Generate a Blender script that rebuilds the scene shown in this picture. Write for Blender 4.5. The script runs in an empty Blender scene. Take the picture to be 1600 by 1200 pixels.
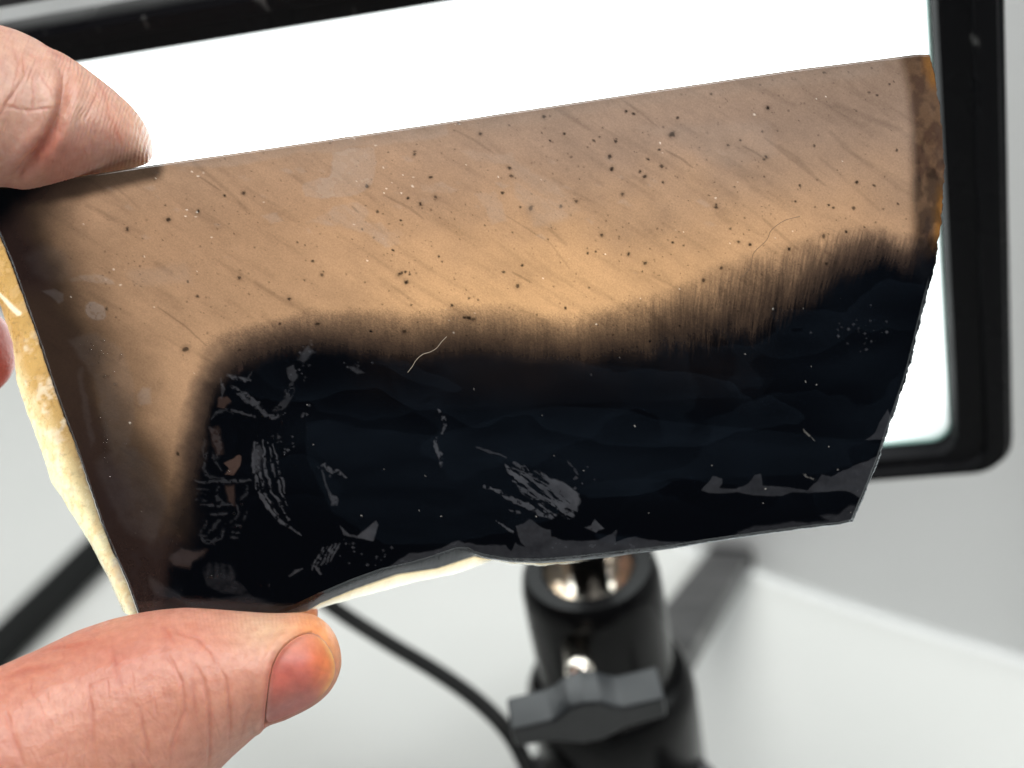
import bpy, bmesh, math, random
import numpy as np
from mathutils import Vector, Matrix
from mathutils.bvhtree import BVHTree

SC = bpy.context.scene
COL = SC.collection
rng = np.random.default_rng(7)
random.seed(7)
V = Vector
R = math.radians

# ------------------------------------------------------------------ camera
F_PX = 2198.0                       # focal length in photo pixels (1600 wide)
PITCH, ROLL = R(35), R(11.5)
fwd = V((0, math.cos(PITCH), -math.sin(PITCH)))
r0 = V((1, 0, 0)); u0 = r0.cross(fwd)
rt = (math.cos(ROLL) * r0 - math.sin(ROLL) * u0).normalized()
up = rt.cross(fwd).normalized()

def ray(px, py):
    return fwd + rt * ((px - 800) / F_PX) + up * ((600 - py) / F_PX)

FOOT_D = 0.50
CAM = V((0, 0, 0))
CAM.z = -(ray(1148, 885) * FOOT_D).z          # table top is z = 0

def P(px, py, d):
    return CAM + ray(px, py) * d

def on_table(px, py, z=0.0):
    q = ray(px, py)
    return CAM + q * ((z - CAM.z) / q.z)

cam = bpy.data.cameras.new('camera'); cam_o = bpy.data.objects.new('camera', cam); COL.objects.link(cam_o)
cam_o.matrix_world = Matrix(((rt.x, up.x, -fwd.x, CAM.x), (rt.y, up.y, -fwd.y, CAM.y), (rt.z, up.z, -fwd.z, CAM.z), (0, 0, 0, 1)))
cam.sensor_width = 36; cam.lens = 36 * F_PX / 1600
cam.clip_start = 0.01; cam.clip_end = 50
cam.dof.use_dof = True; cam.dof.focus_distance = 0.165; cam.dof.aperture_fstop = cam.lens / 3.3
SC.camera = cam_o

# ------------------------------------------------------------------ light
w = bpy.data.worlds.new('World'); SC.world = w; w.use_nodes = True
w.node_tree.nodes['Background'].inputs[0].default_value = (0.72, 0.80, 1.0, 1)
w.node_tree.nodes['Background'].inputs[1].default_value = 0.06
def area(name, loc, aim, size, power, col):
    l = bpy.data.lights.new(name, 'AREA'); l.shape = 'RECTANGLE'; l.size, l.size_y = size
    l.energy = power; l.color = col
    o = bpy.data.objects.new(name, l); COL.objects.link(o)
    o.location = loc; o.rotation_euler = (V(aim) - V(loc)).to_track_quat('-Z', 'Y').to_euler()
    return o
area('ceiling_lamp', (0.10, 0.0, 1.45), (0.15, 0.4, 0.1), (0.9, 0.6), 18.5, (1.0, 0.985, 0.95))
area('window_lamp', (-0.95, -0.1, 0.75), (0.0, 0.15, 0.25), (0.5, 0.5), 1.3, (0.95, 0.98, 1.0))
wr = area('wall_fill_lamp', (0.70, -0.02, 0.95), (0.36, 0.66, 0.20), (0.5, 0.5), 9.0, (0.98, 0.99, 1.0)); wr.data.spread = R(100)  # unseen fill light added to brighten the wall
vs = SC.view_settings
vs.view_transform = 'Standard'; vs.look = 'None'; vs.gamma = 1; vs.exposure = 0
SC.cycles.use_denoising = True
SC.cycles.max_bounces = 10; SC.cycles.sample_clamp_indirect = 8

# ------------------------------------------------------------------ helpers
def lin(r, g, b):
    f = lambda c: (c / 255) / 12.92 if c / 255 <= 0.04045 else ((c / 255 + 0.055) / 1.055) ** 2.4
    return (f(r), f(g), f(b))

def link(name, me, mats=(), parent=None, smooth=True):
    o = bpy.data.objects.new(name, me); COL.objects.link(o)
    for m in mats: me.materials.append(m)
    if parent is not None: o.parent = parent
    if smooth: me.polygons.foreach_set('use_smooth', [True] * len(me.polygons))
    return o

def from_bm(name, bm, mats, parent=None, smooth=True):
    bmesh.ops.recalc_face_normals(bm, faces=bm.faces)
    me = bpy.data.meshes.new(name); bm.to_mesh(me); bm.free()
    return link(name, me, mats, parent, smooth)

def sharpen(o, deg=35):
    me = o.data
    bm = bmesh.new(); bm.from_mesh(me)
    for e in bm.edges:
        if len(e.link_faces) == 2 and e.calc_face_angle(0) > R(deg): e.smooth = False
    bm.to_mesh(me); bm.free()

def tag(o, label, cat, group=None):
    o['label'] = label; o['category'] = cat
    if group: o['group'] = group
    return o

def empty(name, loc=(0, 0, 0), mat=None):
    o = bpy.data.objects.new(name, None); COL.objects.link(o); o.empty_display_size = .02
    if mat is not None: o.matrix_world = mat
    else: o.location = loc
    return o

def loft(bm, loops, cap0=True, cap1=True, close=True):
    vv = [[bm.verts.new(p) for p in lp] for lp in loops]
    n = len(vv[0])
    for a, b in zip(vv, vv[1:]):
        for i in range(n if close else n - 1):
            j = (i + 1) % n
            bm.faces.new((a[i], a[j], b[j], b[i]))
    if cap0: bm.faces.new(vv[0][::-1])
    if cap1: bm.faces.new(vv[-1])
    return vv

def lathe(profile, n=40, cap0=True, cap1=True):
    bm = bmesh.new()
    loft(bm, [[(r * math.cos(2 * math.pi * i / n), r * math.sin(2 * math.pi * i / n), z) for i in range(n)] for r, z in profile], cap0, cap1)
    return bm

def box(bm, c, s, rot=None):
    m = Matrix.Translation(c) @ (rot.to_4x4() if rot else Matrix()) @ Matrix.Diagonal((s[0], s[1], s[2], 1))
    return bmesh.ops.create_cube(bm, size=1, matrix=m)['verts']

def spline(pts, n):
    pts = [V(p) for p in pts]; out = []
    q = [pts[0] * 2 - pts[1]] + pts + [pts[-1] * 2 - pts[-2]]
    for i in range(1, len(q) - 2):
        for k in range(n):
            t = k / n
            a, b, c, d = q[i - 1:i + 3]
            out.append(0.5 * ((2 * b) + (c - a) * t + (2 * a - 5 * b + 4 * c - d) * t * t + (3 * b - a - 3 * c + d) * t ** 3))
    out.append(pts[-1]); return out

def tube(bm, pts, rad, n=12, ends=True):
    """round tube along points; rad number or list"""
    pts = [V(p) for p in pts]; loops = []
    t0 = (pts[1] - pts[0]).normalized(); ref = t0.orthogonal().normalized()
    for i, p in enumerate(pts):
        t = (pts[min(i + 1, len(pts) - 1)] - pts[max(i - 1, 0)]).normalized()
        ref = (ref - t * ref.dot(t)).normalized(); b = t.cross(ref)
        r = rad[i] if isinstance(rad, (list, tuple, np.ndarray)) else rad
        loops.append([p + (ref * math.cos(2 * math.pi * k / n) + b * math.sin(2 * math.pi * k / n)) * r for k in range(n)])
    loft(bm, loops, ends, ends)

# ---- numpy noise
_TAB = rng.random((256, 256))
def vnoise(x, y):
    xi = np.floor(x).astype(int); yi = np.floor(y).astype(int)
    fx = x - xi; fy = y - yi
    fx = fx * fx * (3 - 2 * fx); fy = fy * fy * (3 - 2 * fy)
    a = _TAB[xi & 255, yi & 255]; b = _TAB[(xi + 1) & 255, yi & 255]
    c = _TAB[xi & 255, (yi + 1) & 255]; d = _TAB[(xi + 1) & 255, (yi + 1) & 255]
    return (a * (1 - fx) + b * fx) * (1 - fy) + (c * (1 - fx) + d * fx) * fy
def fbm(x, y, o=4, g=0.55):
    s = 0; a = 1; t = 0
    for i in range(o):
        s = s + a * vnoise(x + 17.3 * i, y + 41.7 * i); t += a; a *= g; x = x * 2.03; y = y * 2.03
    return s / t - 0.5
def sstep(a, b, x):
    t = np.clip((x - a) / (b - a), 0, 1); return t * t * (3 - 2 * t)
def seg_dist(X, Y, pts):
    d = np.full(X.shape, 1e9); s = np.zeros(X.shape); acc = 0
    for (x0, y0), (x1, y1) in zip(pts, pts[1:]):
        dx, dy = x1 - x0, y1 - y0; L = math.hypot(dx, dy) + 1e-9
        t = np.clip(((X - x0) * dx + (Y - y0) * dy) / (L * L), 0, 1)
        e = np.hypot(X - x0 - t * dx, Y - y0 - t * dy)
        m = e < d; d[m] = e[m]; s[m] = (acc + t * L)[m]; acc += L
    return d, s / acc
def poly_sd(X, Y, pts):
    d, _ = seg_dist(X, Y, list(pts) + [pts[0]])
    ins = np.zeros(X.shape, bool)
    for (x0, y0), (x1, y1) in zip(pts, list(pts[1:]) + [pts[0]]):
        c = ((y0 > Y) != (y1 > Y)) & (X < (x1 - x0) * (Y - y0) / (y1 - y0 + 1e-12) + x0)
        ins ^= c
    return np.where(ins, -d, d)

# ------------------------------------------------------------------ materials
def mat(name):
    m = bpy.data.materials.new(name); m.use_nodes = True
    nt = m.node_tree; nt.nodes.clear()
    out = nt.nodes.new('ShaderNodeOutputMaterial')
    return m, nt, out
def N(nt, t, **k):
    n = nt.nodes.new('ShaderNode' + t)
    for a, b in k.items():
        if a.startswith('i_'):
            n.inputs[a[2:].replace('_', ' ')].default_value = b
        else: setattr(n, a, b)
    return n
def ramp(nt, src, stops):
    r = N(nt, 'ValToRGB'); e = r.color_ramp.elements
    while len(e) < len(stops): e.new(0.5)
    for q, (p, c) in zip(e, stops):
        q.position = p; q.color = (*c, 1) if len(c) == 3 else c
    nt.links.new(src, r.inputs[0]); return r
def g3(v): return (v, v, v)

def plastic(name, col, rough, dust=0.0, bump=0.15, scale=900, metallic=0.0, spec=0.5):
    m, nt, out = mat(name); L = nt.links.new
    b = N(nt, 'BsdfPrincipled'); L(b.outputs[0], out.inputs[0])
    b.inputs['Metallic'].default_value = metallic
    b.inputs['Specular IOR Level'].default_value = spec
    tc = N(nt, 'TexCoord')
    n1 = N(nt, 'TexNoise'); n1.inputs['Scale'].default_value = scale; n1.inputs['Detail'].default_value = 4
    L(tc.outputs['Object'], n1.inputs['Vector'])
    n2 = N(nt, 'TexNoise'); n2.inputs['Scale'].default_value = 60; n2.inputs['Detail'].default_value = 5
    L(tc.outputs['Object'], n2.inputs['Vector'])
    rr = ramp(nt, n2.outputs[0], [(0.3, g3(max(rough - .08, .03))), (0.7, g3(rough + .12))])
    L(rr.outputs[0], b.inputs['Roughness'])
    bp = N(nt, 'Bump'); bp.inputs['Strength'].default_value = bump; bp.inputs['Distance'].default_value = 0.0003
    L(n1.outputs[0], bp.inputs['Height']); L(bp.outputs[0], b.inputs['Normal'])
    if dust:
        n3 = N(nt, 'TexNoise'); n3.inputs['Scale'].default_value = 330; n3.inputs['Detail'].default_value = 2
        mp = N(nt, 'Mapping'); mp.inputs['Scale'].default_value = (1, .45, 1); L(tc.outputs['Object'], mp.inputs[0]); L(mp.outputs[0], n3.inputs['Vector'])
        r3 = ramp(nt, n3.outputs[0], [(0.70, g3(0)), (0.78, g3(1))])
        mul = N(nt, 'Math', operation='MULTIPLY'); L(r3.outputs[0], mul.inputs[0]); mul.inputs[1].default_value = dust
        mx = N(nt, 'MixRGB'); L(mul.outputs[0], mx.inputs[0]); mx.inputs[1].default_value = (*col, 1); mx.inputs[2].default_value = (.35, .35, .34, 1)
        L(mx.outputs[0], b.inputs['Base Color'])
    else:
        mx = N(nt, 'MixRGB'); L(n2.outputs[0], mx.inputs[0]); mx.inputs[1].default_value = (*[c * .85 for c in col], 1); mx.inputs[2].default_value = (*[c * 1.15 for c in col], 1)
        L(mx.outputs[0], b.inputs['Base Color'])
    return m

M_black = plastic('black_plastic', (.004, .004, .005), .30, dust=.22, spec=.07)
M_inner = plastic('black_inner_plastic', (.016, .018, .022), .5, dust=.15, spec=.10)
M_tube = plastic('black_coated_steel', (.003, .003, .0033), .22, spec=.11)
M_leg = plastic('grey_black_steel', (.042, .042, .044), .42)
M_knob = plastic('grey_plastic', (.008, .0095, .012), .34, bump=.3, scale=1500, spec=.35)
M_rubber = plastic('black_rubber', (.004, .005, .005), .5, spec=.2)
M_steel = plastic('polished_steel', (.72, .66, .58), .16, metallic=1.0, bump=.02)
M_heat = plastic('dark_grey_metal', (.05, .05, .055), .45)

def diffuse_sheet(name, c1, c2, scale, rough=.6, bump=.1):
    m, nt, out = mat(name); L = nt.links.new
    b = N(nt, 'BsdfPrincipled'); L(b.outputs[0], out.inputs[0]); b.inputs['Roughness'].default_value = rough
    tc = N(nt, 'TexCoord'); n = N(nt, 'TexNoise'); n.inputs['Scale'].default_value = scale; n.inputs['Detail'].default_value = 6
    L(tc.outputs['Object'], n.inputs['Vector'])
    r = ramp(nt, n.outputs[0], [(.3, c1), (.7, c2)]); L(r.outputs[0], b.inputs['Base Color'])
    bp = N(nt, 'Bump'); bp.inputs['Strength'].default_value = bump; bp.inputs['Distance'].default_value = .001
    L(n.outputs[0], bp.inputs['Height']); L(bp.outputs[0], b.inputs['Normal'])
    return m
M_table = diffuse_sheet('white_table', (.66, .685, .665), (.70, .72, .70), 9)
M_wall = diffuse_sheet('white_panel', (.86, .87, .865), (.89, .90, .895), 5)

# light panel
M_panel, nt, out = mat('lit_diffuser')
em = N(nt, 'Emission'); em.inputs[0].default_value = (.94, 1.0, .99, 1); em.inputs[1].default_value = 4.2
tc_ = N(nt, 'TexCoord'); sx_ = N(nt, 'SeparateXYZ'); nt.links.new(tc_.outputs['Generated'], sx_.inputs[0])
def edge_term(sock, wd_):
    a_ = N(nt, 'Math', operation='SUBTRACT'); a_.inputs[0].default_value = 1; nt.links.new(sock, a_.inputs[1])
    m_ = N(nt, 'Math', operation='MINIMUM'); nt.links.new(sock, m_.inputs[0]); nt.links.new(a_.outputs[0], m_.inputs[1])
    r_ = N(nt, 'MapRange', interpolation_type='SMOOTHSTEP'); r_.inputs['From Max'].default_value = wd_; r_.inputs['To Min'].default_value = .45
    nt.links.new(m_.outputs[0], r_.inputs['Value']); return r_.outputs[0]
ml = N(nt, 'Math', operation='MULTIPLY'); nt.links.new(edge_term(sx_.outputs[0], .11), ml.inputs[0]); nt.links.new(edge_term(sx_.outputs[1], .16), ml.inputs[1])
m2 = N(nt, 'Math', operation='MULTIPLY'); nt.links.new(ml.outputs[0], m2.inputs[0]); m2.inputs[1].default_value = 4.4
nt.links.new(m2.outputs[0], em.inputs[1])
nt.links.new(em.outputs[0], out.inputs[0])
# added rim: its pale tint imitates the cyan fringe around the panel
M_fringe, nt, out = mat('pale_green_fringe')
b = N(nt, 'BsdfPrincipled'); b.inputs['Base Color'].default_value = (.45, .72, .66, 1); b.inputs['Roughness'].default_value = .2
nt.links.new(b.outputs[0], out.inputs[0])

# ------------------------------------------------------------------ setting: table and wall
bm = bmesh.new()
vv = [bm.verts.new(p) for p in ((-2.5, -1.5, 0), (2.5, -1.5, 0), (2.5, 2.5, 0), (-2.5, 2.5, 0))]; bm.faces.new(vv)
o = from_bm('table_top', bm, [M_table]); o['kind'] = 'structure'

wa, wb = on_table(1150, 878), on_table(1600, 1038)
wd = (wb - wa).normalized(); wn = V((-wd.y, wd.x, 0))
if wn.dot(CAM - wa) < 0: wn = -wn
# wall built as a sheet of broad shallow vertical boards standing 4 mm above the table
bm = bmesh.new(); prof = []
s = -3.0; k = 0
while s < 1.5:
    wdt = 0.135
    for a, dz in ((0, 0.0), (.014, .0028), (.05, .0034), (.105, .0018), (.125, 0.0004)):
        prof.append((s + a, dz))
    s += wdt
loft(bm, [[wa + wd * a + wn * dz + V((0, 0, z)) for a, dz in prof] for z in (.0035, 1.6)], False, False, close=False)
o = from_bm('wall', bm, [M_wall]); o['kind'] = 'structure'
bm = bmesh.new()
q = [wa + wd * a - wn * .006 + V((0, 0, z)) for a, z in ((-3, .0008), (1.5, .0008), (1.5, .004), (-3, .004))]
bm.faces.new([bm.verts.new(p) for p in q])
o = from_bm('wall_gap', bm, [M_inner]); o['kind'] = 'structure'

# ------------------------------------------------------------------ work light
cx, cy = 800, 600
h_vp = V((9000, 884, -2198)); v_vp = V((-838, 3070, -2198))     # vanishing points of its edges (camera right/up/forward)
def cam2w(v): return (rt * v.x + up * v.y + fwd * v.z).normalized()
LX = cam2w(h_vp); LY = cam2w(v_vp); LY = (LY - LX * LY.dot(LX)).normalized(); LZ = LX.cross(LY)
LO = P(900, 700, 0.256)
LM = Matrix(((LX.x, LY.x, LZ.x, LO.x), (LX.y, LY.y, LZ.y, LO.y), (LX.z, LY.z, LZ.z, LO.z), (0, 0, 0, 1)))
def lp(px, py):
    q = ray(px, py); t = (LO - CAM).dot(LZ) / q.dot(LZ); h = CAM + q * t - LO
    return h.dot(LX), h.dot(LY)
ix1 = .5 * (lp(1462, 0)[0] + lp(1482, 600)[0]); ox1 = lp(1578, 400)[0]
iy0 = lp(1420, 711)[1]; oy0 = lp(1450, 739)[1]
iy1 = lp(440, 49)[1]; oy1 = lp(160, 24)[1]
ox0 = lp(116, 700)[0]; ix0 = ox0 + (ox1 - ix1)
def rr(x0, x1, y0, y1, r, z, n=8):
    out = []
    for (ccx, ccy, a0) in ((x1 - r, y1 - r, 0), (x0 + r, y1 - r, 90), (x0 + r, y0 + r, 180), (x1 - r, y0 + r, 270)):
        for k in range(n + 1):
            a = R(a0 + 90 * k / n); out.append((ccx + r * math.cos(a), ccy + r * math.sin(a), z))
    return out
def ring(tt, r, z):        # tt = 0 at the inner edge, 1 at the outer edge
    return rr(ix0 + (ox0 - ix0) * tt, ix1 + (ox1 - ix1) * tt, iy0 + (oy0 - iy0) * tt, iy1 + (oy1 - iy1) * tt, r, z)
light = empty('work_light', mat=LM)
tag(light, 'black framed LED work light with glowing white panel behind the stone slab', 'work light')
bm = bmesh.new()
loft(bm, [ring(0, .0035, -.004), ring(0.02, .0036, -.0005), ring(.07, .0038, 0.0002), ring(.50, .0045, .0006), ring(.55, .0046, .0016), ring(.86, .0055, .0018), ring(.90, .0056, .0010), ring(.97, .006, .0006), ring(1.0, .0062, -.0006), ring(.97, .0062, -.004), ring(.7, .0062, -.012)], False, False)
o = from_bm('bezel', bm, [M_black], light); sharpen(o, 40)
bm = bmesh.new()
loft(bm, [ring(.69, .0062, -.0122), ring(.6, .006, -.0128), ring(-2.6, .006, -.03), ring(-3.5, .006, -.038)], False, True)
o = from_bm('housing', bm, [M_heat], light); sharpen(o, 30)
bm = bmesh.new()
lpz = ring(.04, .0036, -.0042)
bm.faces.new([bm.verts.new(p) for p in lpz])
o = from_bm('diffuser_panel', bm, [M_panel], light, False)
bm = bmesh.new()
loft(bm, [ring(-.001, .0034, -.0040), ring(-.035, .0034, -.0030), ring(-.06, .0033, -.0041)], False, False)
o = from_bm('fringe_rim', bm, [M_fringe], light)
# carrying handle above the top edge
def hp(px, py): return lp(px, py)
hx0, hx1 = ox0 + .004, ox1 - .004
hy = oy1 + .0028
bm = bmesh.new()
loft(bm, [[(x, hy + .0045 + .0042 * math.sin(a), -.003 + .004 * math.cos(a)) for a in [2 * math.pi * k / 16 for k in range(16)]] for x in np.linspace(hx0, hx1, 20)])
for x in (hx0 + .002, hx1 - .002):
    box(bm, V((x, oy1 + .0015, -.004)), (.006, .010, .005))
o = from_bm('handle', bm, [M_heat], light); sharpen(o, 50)

# ------------------------------------------------------------------ light stand
TOP_D = .252
T = P(919, 884, TOP_D)
pm = TOP_D / F_PX          # metres per photo pixel here
r_t = 112 * pm
stand = empty('light_stand', (T.x, T.y, 0))
tag(stand, 'black tubular light stand with grey wing knob under the work light', 'light stand')
zt = T.z
hub_z = zt - .058
prof = [(r_t * .99, .030), (r_t * 1.0, zt - .012), (r_t * .985, zt - .004), (r_t * .95, zt - .0012), (r_t * .88, zt), (r_t * .66, zt), (r_t * .63, zt - .0008)]
o = from_bm('column', lathe(prof, 64, True, False), [M_tube], stand); sharpen(o, 40)
o = from_bm('socket_cup', lathe([(r_t * .62, zt - .0006), (r_t * .56, zt - .0025), (r_t * .46, zt - .0050), (r_t * .30, zt - .0075), (r_t * .26, zt - .0075)], 48, False, True), [M_steel], stand)
lamp_bottom = LO + LX * ((P(917, 800, .25) - LO).dot(LX)) + LY * oy0 - LZ * .012
bm = bmesh.new()
tube(bm, [V((0, 0, zt - .0072)), V((0, 0, zt + .012)), lamp_bottom - V((T.x, T.y, 0))], [r_t * .25, r_t * .25, r_t * .3], 24)
o = from_bm('mounting_stud', bm, [M_tube], stand)
# lower collar
col_z = zt - .0295
o = from_bm('collar', lathe([(r_t * 1.0, col_z + .002), (r_t * 1.14, col_z + .0015), (r_t * 1.24, col_z - .001), (r_t * 1.27, col_z - .006), (r_t * 1.27, col_z - .05), (r_t * 1.15, col_z - .052)], 64, True, True), [M_tube], stand); sharpen(o, 40)
# wing knob on a horizontal axis that points at the viewer
K = P(916, 1104, .2335)
kz = K.z
ax = V((CAM.x - T.x, CAM.y - T.y, 0)).normalized()
ax = (Matrix.Rotation(R(1), 3, 'Z') @ ax).normalized()
sx = V((0, 0, 1)).cross(ax).normalized()          # to the right as seen from the camera
kp = .2335 / F_PX
hw, hb = 121 * kp, 36 * kp
outl = [(-1.0, -.42), (-1.0, .30), (-.46, .36), (-.34, .50), (-.20, .76), (0, .86), (.20, .76), (.34, .50), (.46, .36), (1.0, .44), (1.0, -.34), (.46, -.46), (.30, -.66), (.12, -.82), (-.12, -.82), (-.30, -.66), (-.46, -.50)]
bm = bmesh.new()
base = K - V((T.x, T.y, 0))
def kl(y, s): return [base + sx * (a * hw * s) + V((0, 0, b * hb * 1.5 * s)) + ax * y for a, b in outl]
loft(bm, [kl(-.0036, .97), kl(-.0032, 1.0), kl(.0030, 1.0), kl(.0036, .97)])
o = from_bm('wing_knob', bm, [M_knob], stand)
bv = o.modifiers.new('b', 'BEVEL'); bv.width = .0004; bv.segments = 2; bv.limit_method = 'ANGLE'; bv.angle_limit = R(25)
sharpen(o, 40)
bm = bmesh.new()
a0 = base - ax * .0036 + V((0, 0, -.0012))
tube(bm, [a0 + ax * .0025, a0 - ax * .001, a0 - ax * .012], [.0022, .0024, .0024], 24)
o = from_bm('clamp_screw', bm, [M_steel], stand)
bm = bmesh.new()
bmesh.ops.create_uvsphere(bm, u_segments=20, v_segments=10, radius=.0026, matrix=Matrix.Translation(base - ax * .0058 + V((0, 0, .0024))))
o = from_bm('screw_head', bm, [M_steel], stand)
# legs
foot = on_table(1146, 886) - V((T.x, T.y, 0)); foot.z = .006
hub = V((0, 0, zt - .052))
out_d = V((foot.x, foot.y, 0)); Lh = out_d.length; out_d.normalize()
for k in range(3):
    d = Matrix.Rotation(R(120 * k), 3, 'Z') @ out_d
    s_ = V((-d.y, d.x, 0))
    a, b_ = hub + d * r_t * .9, d * Lh + V((0, 0, .005))
    t = (b_ - a).normalized(); nrm = s_.cross(t)
    bm = bmesh.new()
    w1, w2, th = .0070, .0075, .0035
    loft(bm, [[p + s_ * (x * ww) + nrm * (y * th) for x, y in ((-1, -1), (1, -1), (1, .6), (.7, 1), (-.7, 1), (-1, .6))] for p, ww in ((a, w1), (b_, w2))])
    o = from_bm('leg', bm, [M_leg], stand); sharpen(o, 30)
    bm = bmesh.new()
    loft(bm, [[b_ + t * q + s_ * (x * .0078) + nrm * (y * .0040) for x, y in ((-1, -1), (1, -1), (1, .8), (.8, 1), (-.8, 1), (-1, .8))] for q in (-.010, .004)])
    f = from_bm('rubber_foot', bm, [M_rubber], o); sharpen(f, 30)

# ------------------------------------------------------------------ cord and bar
bm = bmesh.new()
pts = spline([P(360, 800, .285), P(440, 886, .285), P(520, 948, .285), P(600, 1000, .282), P(680, 1048, .278), P(740, 1090, .274), P(786, 1134, .270), P(815, 1180, .268), P(835, 1240, .266), P(850, 1400, .27), P(900, 1700, .29)], 10)
tube(bm, pts, .00165, 14)
o = from_bm('power_cord', bm, [M_rubber])
tag(o, 'thin black power cord curving from the slab down behind the grey wing knob', 'power cord')
bm = bmesh.new()
a, b_ = on_table(-420, 1425, .0075), on_table(420, 600, .0075)
t = (b_ - a).normalized()
tube(bm, [a, a + t * .001, b_ - t * .001, b_], [.0062, .0072, .0072, .0062], 24)
o = from_bm('black_bar', bm, [M_rubber]); sharpen(o, 30)
tag(o, 'thick matte black bar lying on the white table behind the thumb, far left', 'bar')

# ------------------------------------------------------------------ stone slab
DS = .165
SN = (-fwd - up * .07 + rt * .02).normalized()
S0 = P(780, 540, DS)
THK = .0056
def slab_pt(px, py, back=0.0):
    q = ray(px, py); pl = S0 - SN * back
    return CAM + q * ((pl - CAM).dot(SN) / q.dot(SN))
def slab_np(X, Y, back=0.0):
    q = (np.array(fwd)[None] + np.array(rt)[None] * ((X - 800) / F_PX)[:, None] + np.array(up)[None] * ((600 - Y) / F_PX)[:, None])
    n = np.array(SN); c = np.array(CAM); bk = np.broadcast_to(np.asarray(back, float), X.shape)
    t = (np.dot(np.array(S0) - c, n) - bk) / (q @ n)
    return c + q * t[:, None]

NU, NV = 900, 450
top_f = [(-32, 297), (100, 278.5), (240, 257.5), (400, 234.5), (600, 205), (800, 174.8), (1000, 144.5), (1250, 107.5), (1400, 89), (1438, 84), (1452, 85)]
right_f = [(1452, 85), (1459, 112), (1464, 140), (1470, 180), (1474, 230), (1475.5, 280), (1472, 330), (1466, 380), (1460, 412), (1450, 455), (1438, 503), (1427, 550), (1417, 588), (1401, 635), (1387, 675), (1375, 713), (1359, 754), (1340, 798), (1333, 815)]
bot_f = [(216, 962), (433, 961), (457, 951), (496, 932), (552, 908), (597, 892), (642, 882), (676, 872), (713, 859), (732, 859), (741, 865), (758, 870), (796, 876), (846, 877), (904, 872), (948, 867), (992, 862), (1050, 855), (1100, 847), (1200, 833), (1279, 823), (1310, 820), (1333, 815)]
left_f = [(-32, 297), (0, 370), (17, 410), (35, 460), (62, 537), (80, 593), (100, 650), (120, 703), (133, 743), (139, 761), (161, 825), (180, 870), (199, 911), (216, 962)]
bot_m = [(216, 963), (433, 962), (480, 955), (498, 943), (552, 920), (620, 896), (683, 887), (741, 867.5), (758, 872), (796, 878), (846, 880), (904, 875.5), (948, 871), (992, 865), (1050, 857.5), (1100, 849), (1200, 834), (1279, 823.5), (1310, 820), (1333, 815)]
bot_b = [(216, 964), (433, 964), (480, 956), (546, 937), (620, 917), (656, 907), (710, 898), (744, 885), (771, 875.5), (800, 882), (850, 884), (904, 879), (930, 874), (948, 871.5), (992, 865.2), (1050, 857), (1100, 848), (1200, 833), (1279, 822), (1310, 819), (1331, 813)]
left_b = [(-66, 299), (-30, 390), (0, 477), (20, 537), (25, 590), (37, 630), (57, 683), (80, 752), (112, 802), (142, 851), (169, 902), (195, 962), (216, 964)]
def by(axis, pts, n):
    a = np.array(pts, float); k = a[:, axis]; t = np.linspace(k[0], k[-1], n)
    return np.stack([np.interp(t, k, a[:, 0]), np.interp(t, k, a[:, 1])], 1)
u = np.linspace(0, 1, NU); v = np.linspace(0, 1, NV)
cT, cB = by(0, top_f, NU), by(0, bot_f, NU)
cL, cR = by(1, left_f, NV), by(1, right_f, NV)
# ragged chipped edges
def smooth_poly(c, k):
    out = c.copy()
    for _ in range(k): out[1:-1] = .25 * out[:-2] + .5 * out[1:-1] + .25 * out[2:]
    return out
cT, cB, cL, cR = smooth_poly(cT, 30), smooth_poly(cB, 12), smooth_poly(cL, 12), smooth_poly(cR, 8)
wv = np.sin(np.pi * v) ** .3
cR[:, 0] += (fbm(v * 70, v * 0 + 3, 4, .7) * 7) * wv
cL[:, 0] += (fbm(v * 60, v * 0 + 9, 3, .7) * 3) * wv
wu = np.sin(np.pi * u) ** .3
cB[:, 1] += (fbm(u * 90, u * 0 + 5, 3, .7) * 2.6) * wu * sstep(740, 800, cB[:, 0])
cT[:, 1] += (fbm(u * 50, u * 0 + 15, 4, .7) * .9) * wu
U, VV_ = np.meshgrid(u, v)
def coons(T_, B_, L_, R_):
    Uc, Vc = U[..., None], VV_[..., None]
    return ((1 - Vc) * T_[None] + Vc * B_[None] + (1 - Uc) * L_[:, None] + Uc * R_[:, None]
            - ((1 - Uc) * (1 - Vc) * T_[0] + Uc * (1 - Vc) * T_[-1] + (1 - Uc) * Vc * B_[0] + Uc * Vc * B_[-1]))
G = coons(cT, cB, cL, cR)
X = G[..., 0].ravel(); Y = G[..., 1].ravel()
nF = X.size

# ---- paint the slab: light let through, painted shade, dry patches, reflections in films
def col_of(r, g, b): return np.array(lin(r, g, b))
GAIN = .64
warm = col_of(223, 173, 127) * GAIN; mid = col_of(189, 148, 118) * GAIN; topc = col_of(165, 137, 121) * GAIN
lx = np.interp(Y, *zip(*[(p[1], p[0]) for p in left_f]))
ty = np.interp(X, *zip(*top_f))
dl = X - lx; dt = Y - ty
tn = fbm(X / 170, Y / 120, 5); tf = fbm(X / 14, Y / 14, 3)
XA0, YA0 = X * .85 + Y * .53, -X * .53 + Y * .85
kx = sstep(150, 420, Y + 40 * np.sin(X / 260) + 90 * tn)
c_ = topc[None] * (1 - kx)[:, None] + mid[None] * kx[:, None]
kw = sstep(60, 330, dt + 130 * tn) * np.exp(-((X - 860) / 430) ** 2)
c_ = c_ * (1 - .95 * kw)[:, None] + warm[None] * (.95 * kw)[:, None]
c_ *= (1 + .34 * tn + .20 * fbm(XA0 / 60, YA0 / 26, 4) + .10 * tf + .13 * (rng.random(nF) - .5))[:, None]
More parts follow.
